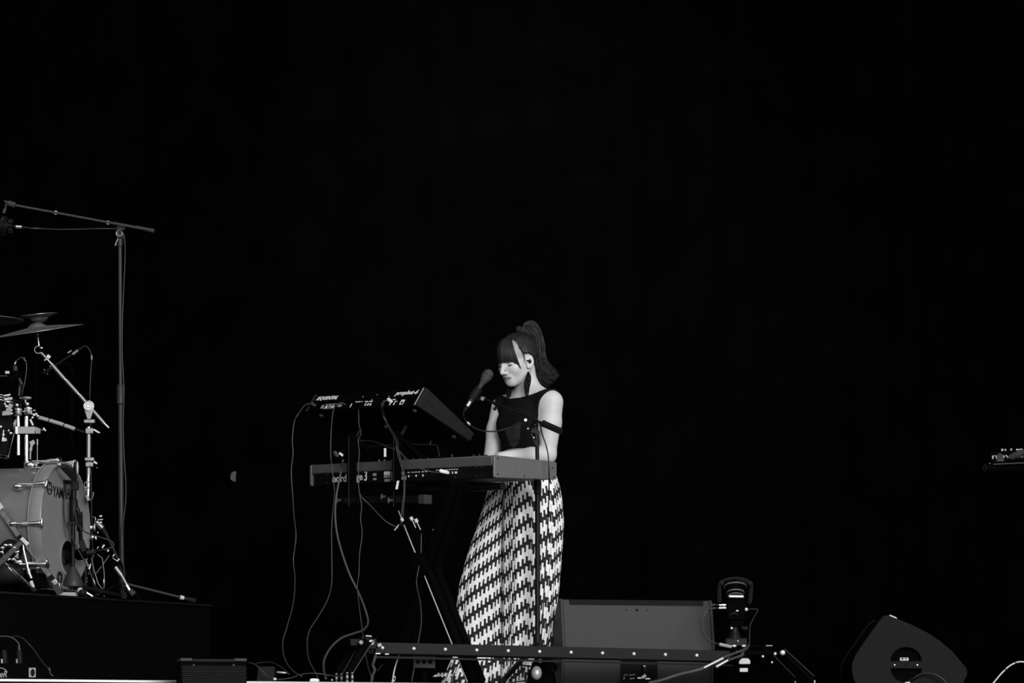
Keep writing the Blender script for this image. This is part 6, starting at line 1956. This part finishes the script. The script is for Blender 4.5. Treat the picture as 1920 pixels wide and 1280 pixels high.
for px_, py_, w_ in ((72, 1064, .012), (70, 1066, .008), (45, 1067, .008), (34, 1071, .004)):
    mb = MB(); mb.ball(f__(px_, py_, .03), (w_, .006, w_ * .5), 10, 6); build('hinge_screw', mb, M['chrome'], fs_t)

# ================================================================== stage front left: stage box, small speaker, connectors
bx = 13.50
sb = thing('stage_box', 'flat black stage box with two upright connectors at the lower left', 'box', rz(Vector((P(15, 1270, bx).x, bx + .12, 0)), -RZ))
mb = MB(); mb.prism([Vector((P(-60, 0, bx).x, bx, .003)), Vector((P(72, 0, bx).x, bx, .003)), Vector((P(72, 0, bx).x, bx, .062)), Vector((P(66, 0, bx).x, bx, .066)), Vector((P(-60, 0, bx).x, bx, .066))], Vector((-.05, .24, 0))); build('case', mb, M['matte'], sb, bevel=.003)
kx = bx / F
mb = MB()
a = P(54, 1270.5, bx - .002)
mb.box(P(60.5, 1260.5, bx - .002), (13 * kx, .004, 18 * kx)); sk = build('socket_plate', mb, M['greyprint'], sb, bevel=.001)
mb = MB(); mb.lathe([(.0108, 0), (.0108, .003)], P(61.5, 1260.5, bx - .004), Vector((0, -1, 0)), 20)
for v in mb.v: v.x = P(61.5, 0, bx).x + (v.x - P(61.5, 0, bx).x) * .75; v.z = P(0, 1260.5, bx).z + (v.z - P(0, 1260.5, bx).z) * 1.35
build('socket_hole', mb, M['ink'], sk)
mb = text_mb('atteR', P(-16, 1269.5, bx - .001), Vector((1, 0, 0)), UZ, 29 * kx, 12 * kx, .25, .001); build('lettering', mb, M['greyprint'], sb, smooth=0)
mb = MB(); mb.tube(cr([P(-16, 1257, bx - .001), P(-6, 1252.5, bx - .001), P(2, 1252, bx - .001), P(9, 1254.5, bx - .001), P(13.5, 1259.5, bx - .001)], 5), .0018, 6); build('logo_swash', mb, M['greyprint'], sb)
for px_, x2 in ((9, 0), (37, 1)):
    mb = MB(); b0 = P(px_, 1241, bx + .06); mb.lathe([(.0115, 0), (.0115, .045), (.008, .056)], Vector((b0.x, b0.y, .064)), Vector((-.05, 0, 1)), 14); xl = build('plug', mb, M['rubber'], sb)
    mb = MB(); mb.bar(Vector((b0.x - .009, b0.y - .011, .066)), Vector((b0.x - .010, b0.y - .011, .084)), .006, .006); build('latch', mb, M['chrome'] if not x2 else M['satin'], xl)
    if x2:
        mb = MB(); mb.cyl(P(36.6, 1219, bx + .06), P(35, 1208.5, bx + .06), .0068, .0045, 10); build('cable_boot', mb, M['greyrub'], xl)
cable('box_cable', [P(37, 1211, bx + .06), P(34, 1205, bx + .06), P(27, 1198, bx + .06), P(17, 1193.5, bx + .06), P(5, 1192.5, bx + .06), P(-10, 1195, bx + .06), P(-25, 1210, bx + .06), P(-32, 1240, bx + .05)], .0034, M['cable'], 'dark cable arching left from the upright connector on the stage box')
bc = cable('floor_cable', [P(20, 1194, bx + .3), P(30, 1192.5, bx + .28), P(42, 1196, bx + .25), P(52, 1205, bx + .22), P(62, 1216, bx + .2), P(72, 1230, bx + .15), P(82, 1244, bx + .1), P(90, 1253, bx + .06), P(94, 1262, bx + .05), P(100, 1268, bx + .05)], .0028, M['cable'], 'dark cable sloping down to the floor right of the stage box')
mb = MB(); mb.cyl(P(91.5, 1252, bx + .055), P(94, 1259, bx + .05), .006, .0045, 10); build('plug', mb, M['greyrub'], bc)

# small front fill speaker
s0, s1 = 338, 466
fdp = 13.2
fsx = thing('front_fill_speaker', 'small black perforated front fill speaker standing at the stage edge', 'speaker', Vector((P(402, 0, fdp).x, fdp + .12, -.12)))
kx = fdp / F
zt = P(0, 1238, fdp).z
zb = -.12
fu = Vector((math.cos(.17), math.sin(.17), 0)); fv = Vector((-fu.y, fu.x, 0))
fo = P(s0, 0, fdp); fo.z = 0
fw = 125 * kx
mb = MB(); mb.prism([fo + UZ * zb, fo + fu * fw + UZ * zb, fo + fu * fw + UZ * zt, fo + UZ * zt], fv * .22); build('cabinet', mb, M['matte'], fsx, bevel=.004)
for a, b, z_, m_ in ((0, .18, 0, 'greyrub'), (.18, .81, -.003, 'rubber'), (.81, 1, 0, 'greyrub')):
    mb = MB(); mb.prism([fo + fu * fw * a + UZ * (zt + z_ - .002) - fv * .004, fo + fu * fw * b + UZ * (zt + z_ - .002) - fv * .004, fo + fu * fw * b + UZ * (zt + z_ + .010) - fv * .004, fo + fu * fw * a + UZ * (zt + z_ + .010) - fv * .004], fv * .21); build('top_trim', mb, M[m_], fsx, bevel=.002)
bm = bmesh.new()
nx_, nz_ = 26, 13
hx_ = fw * .96 / nx_
vsg = []
for j in range(nz_):
    for i in range(nx_):
        c_ = fo + fu * (fw * .02 + hx_ * (i + .5 + (.5 if j % 2 else 0) * .9)) + UZ * (zt - .022 - j * hx_ * .86) - fv * .004
        ring_o = [bm.verts.new(c_ + fu * hx_ * .58 * math.cos(PI / 6 + k * PI / 3) + UZ * hx_ * .58 * math.sin(PI / 6 + k * PI / 3)) for k in range(6)]
        ring_i = [bm.verts.new(c_ + fu * hx_ * .36 * math.cos(PI / 6 + k * PI / 3) + UZ * hx_ * .36 * math.sin(PI / 6 + k * PI / 3) - fv * -.0005) for k in range(6)]
        for k in range(6):
            bm.faces.new((ring_o[k], ring_o[(k + 1) % 6], ring_i[(k + 1) % 6], ring_i[k]))
me = bpy.data.meshes.new('grille')
for v in bm.verts: v.co -= wloc(fsx)
bm.to_mesh(me); bm.free()
gr = link_mesh('grille', me, M['black'], fsx); gr['kind'] = 'stuff'
for f_ in (.2, .8):
    mb = MB(); p = fo + fu * fw * f_ + UZ * (zt - .017) - fv * .005; mb.cyl(p, p - fv * .003, .0045, n=10); build('screw', mb, M['greyrub'], fsx)

# small box, plugs and power strip on the deck behind the edge
db = 13.95
def b_(px, py, o=0.0): return P(px, py, db + o)
dbx = thing('junction_box', 'small dark junction box on the deck right of the front fill speaker', 'box', Vector((b_(497, 0).x, db + .06, 0)))
mb = MB(); mb.prism([Vector((b_(481, 0).x, db, .002)), Vector((b_(514, 0).x, db, .002)), Vector((b_(514, 0).x, db, b_(0, 1249).z)), Vector((b_(484, 0).x, db, b_(0, 1249).z))], Vector((0, .11, 0))); build('case', mb, M['rubber'], dbx, bevel=.002)
cable('deck_cable', [b_(466, 1242), b_(478, 1245, -.03), b_(488, 1254, -.05), b_(500, 1266, -.06), b_(512, 1272, -.08)], .003, M['cable'], 'dark cable lying across the front of the junction box')
cable('deck_cable', [b_(480, 1243, .15), b_(505, 1241, .12), b_(522, 1247, .05), b_(534, 1256, 0), b_(542, 1264, -.02)], .0025, M['cable'], 'thin cable arching behind the junction box to a metal plug')
cable('deck_cable', [b_(515, 1274, -.08), b_(530, 1273, -.06), b_(548, 1270, -.03), b_(565, 1264, .0), b_(590, 1262, .05), b_(620, 1266, .05), b_(640, 1268, .02)], .003, M['cable'], 'dark cable lying along the deck edge below the hanging leads')
plug(b_(518.5, 1260, 0), b_(538, 1261.5, 0), .006, M['alu'], 'silver cable plug lying right of the junction box')
mb = MB(); mb.box(b_(515.5, 1272.5, -.09), (.012, .01, .010)); tag(build('plug', mb, M['tape'], bevel=.002), 'tiny pale plug at the lower corner of the junction box', 'plug')
mb = MB(); mb.prism([P(580.5, 1278.5, 13.83), P(580.5, 1273.5, 13.83), P(583, 1271.5, 13.83), P(594, 1271.5, 13.83), P(599, 1274, 13.83), P(597, 1278.5, 13.83)], Vector((0, .03, 0))); tag(build('plug', mb, M['white'], bevel=.003), 'white mains plug lying on the bright stage edge', 'plug')
mb = MB(); mb.ball(P(622.5, 1274.5, 13.85), .004, 8, 6); tag(build('plug_tip', mb, M['tape']), 'tiny pale cable tip on the deck left of the track leg', 'plug')
pb_ = 14.4
pbx = thing('power_box', 'dark three socket power box hanging behind the track', 'box', P(796, 1252, pb_))
mb = MB(); mb.prism([P(774.5, 1251.5, pb_), P(815.5, 1252.5, pb_), P(815.5, 1230.5, pb_), P(774.5, 1229.5, pb_)], Vector((0, .05, 0))); build('case', mb, M['cable_grey'], pbx, bevel=.002)
for px_ in (783.5, 795, 806.5):
    mb = MB(); p = P(px_, 1240.5, pb_); mb.cyl(p - Vector((0, .0015, 0)), p + Vector((0, .004, 0)), .0085, n=16); build('socket', mb, M['ink'], pbx)
mb = MB(); mb.bar(Vector((P(796, 0, pb_).x, pb_ + .03, .001)), P(796, 1252, pb_) + Vector((0, .03, 0)), .02, .02); build('foot', mb, M['matte'], pbx)
cable('loose_cable', [P(749, 1226, 14.35), P(744, 1240, 14.33), P(739, 1258, 14.31), P(735.5, 1281, 14.3)], .0036, M['cable_white'], 'bright cable dropping steeply behind the track near its left end')
mb = text_mb('ID', P(738.5, 1281, 14.3), Vector((.35, 0, 1)), Vector((-1, 0, .25)), .032, .012, 0, .001)
ob_ = build('printed_tag', mb, M['tape'], loc=P(741, 1275, 14.3), smooth=0)
tag(ob_, 'small white printed letters on a dark tag behind the track', 'tag')
for (pts, lb) in (([(708, 1258), (714, 1249), (718.5, 1245.5)], 'thin dark cable end sticking up behind the left track bracket'),):
    cable('cable_end', [P(x, y, 14.3) for x, y in pts], .002, M['cable'], lb)
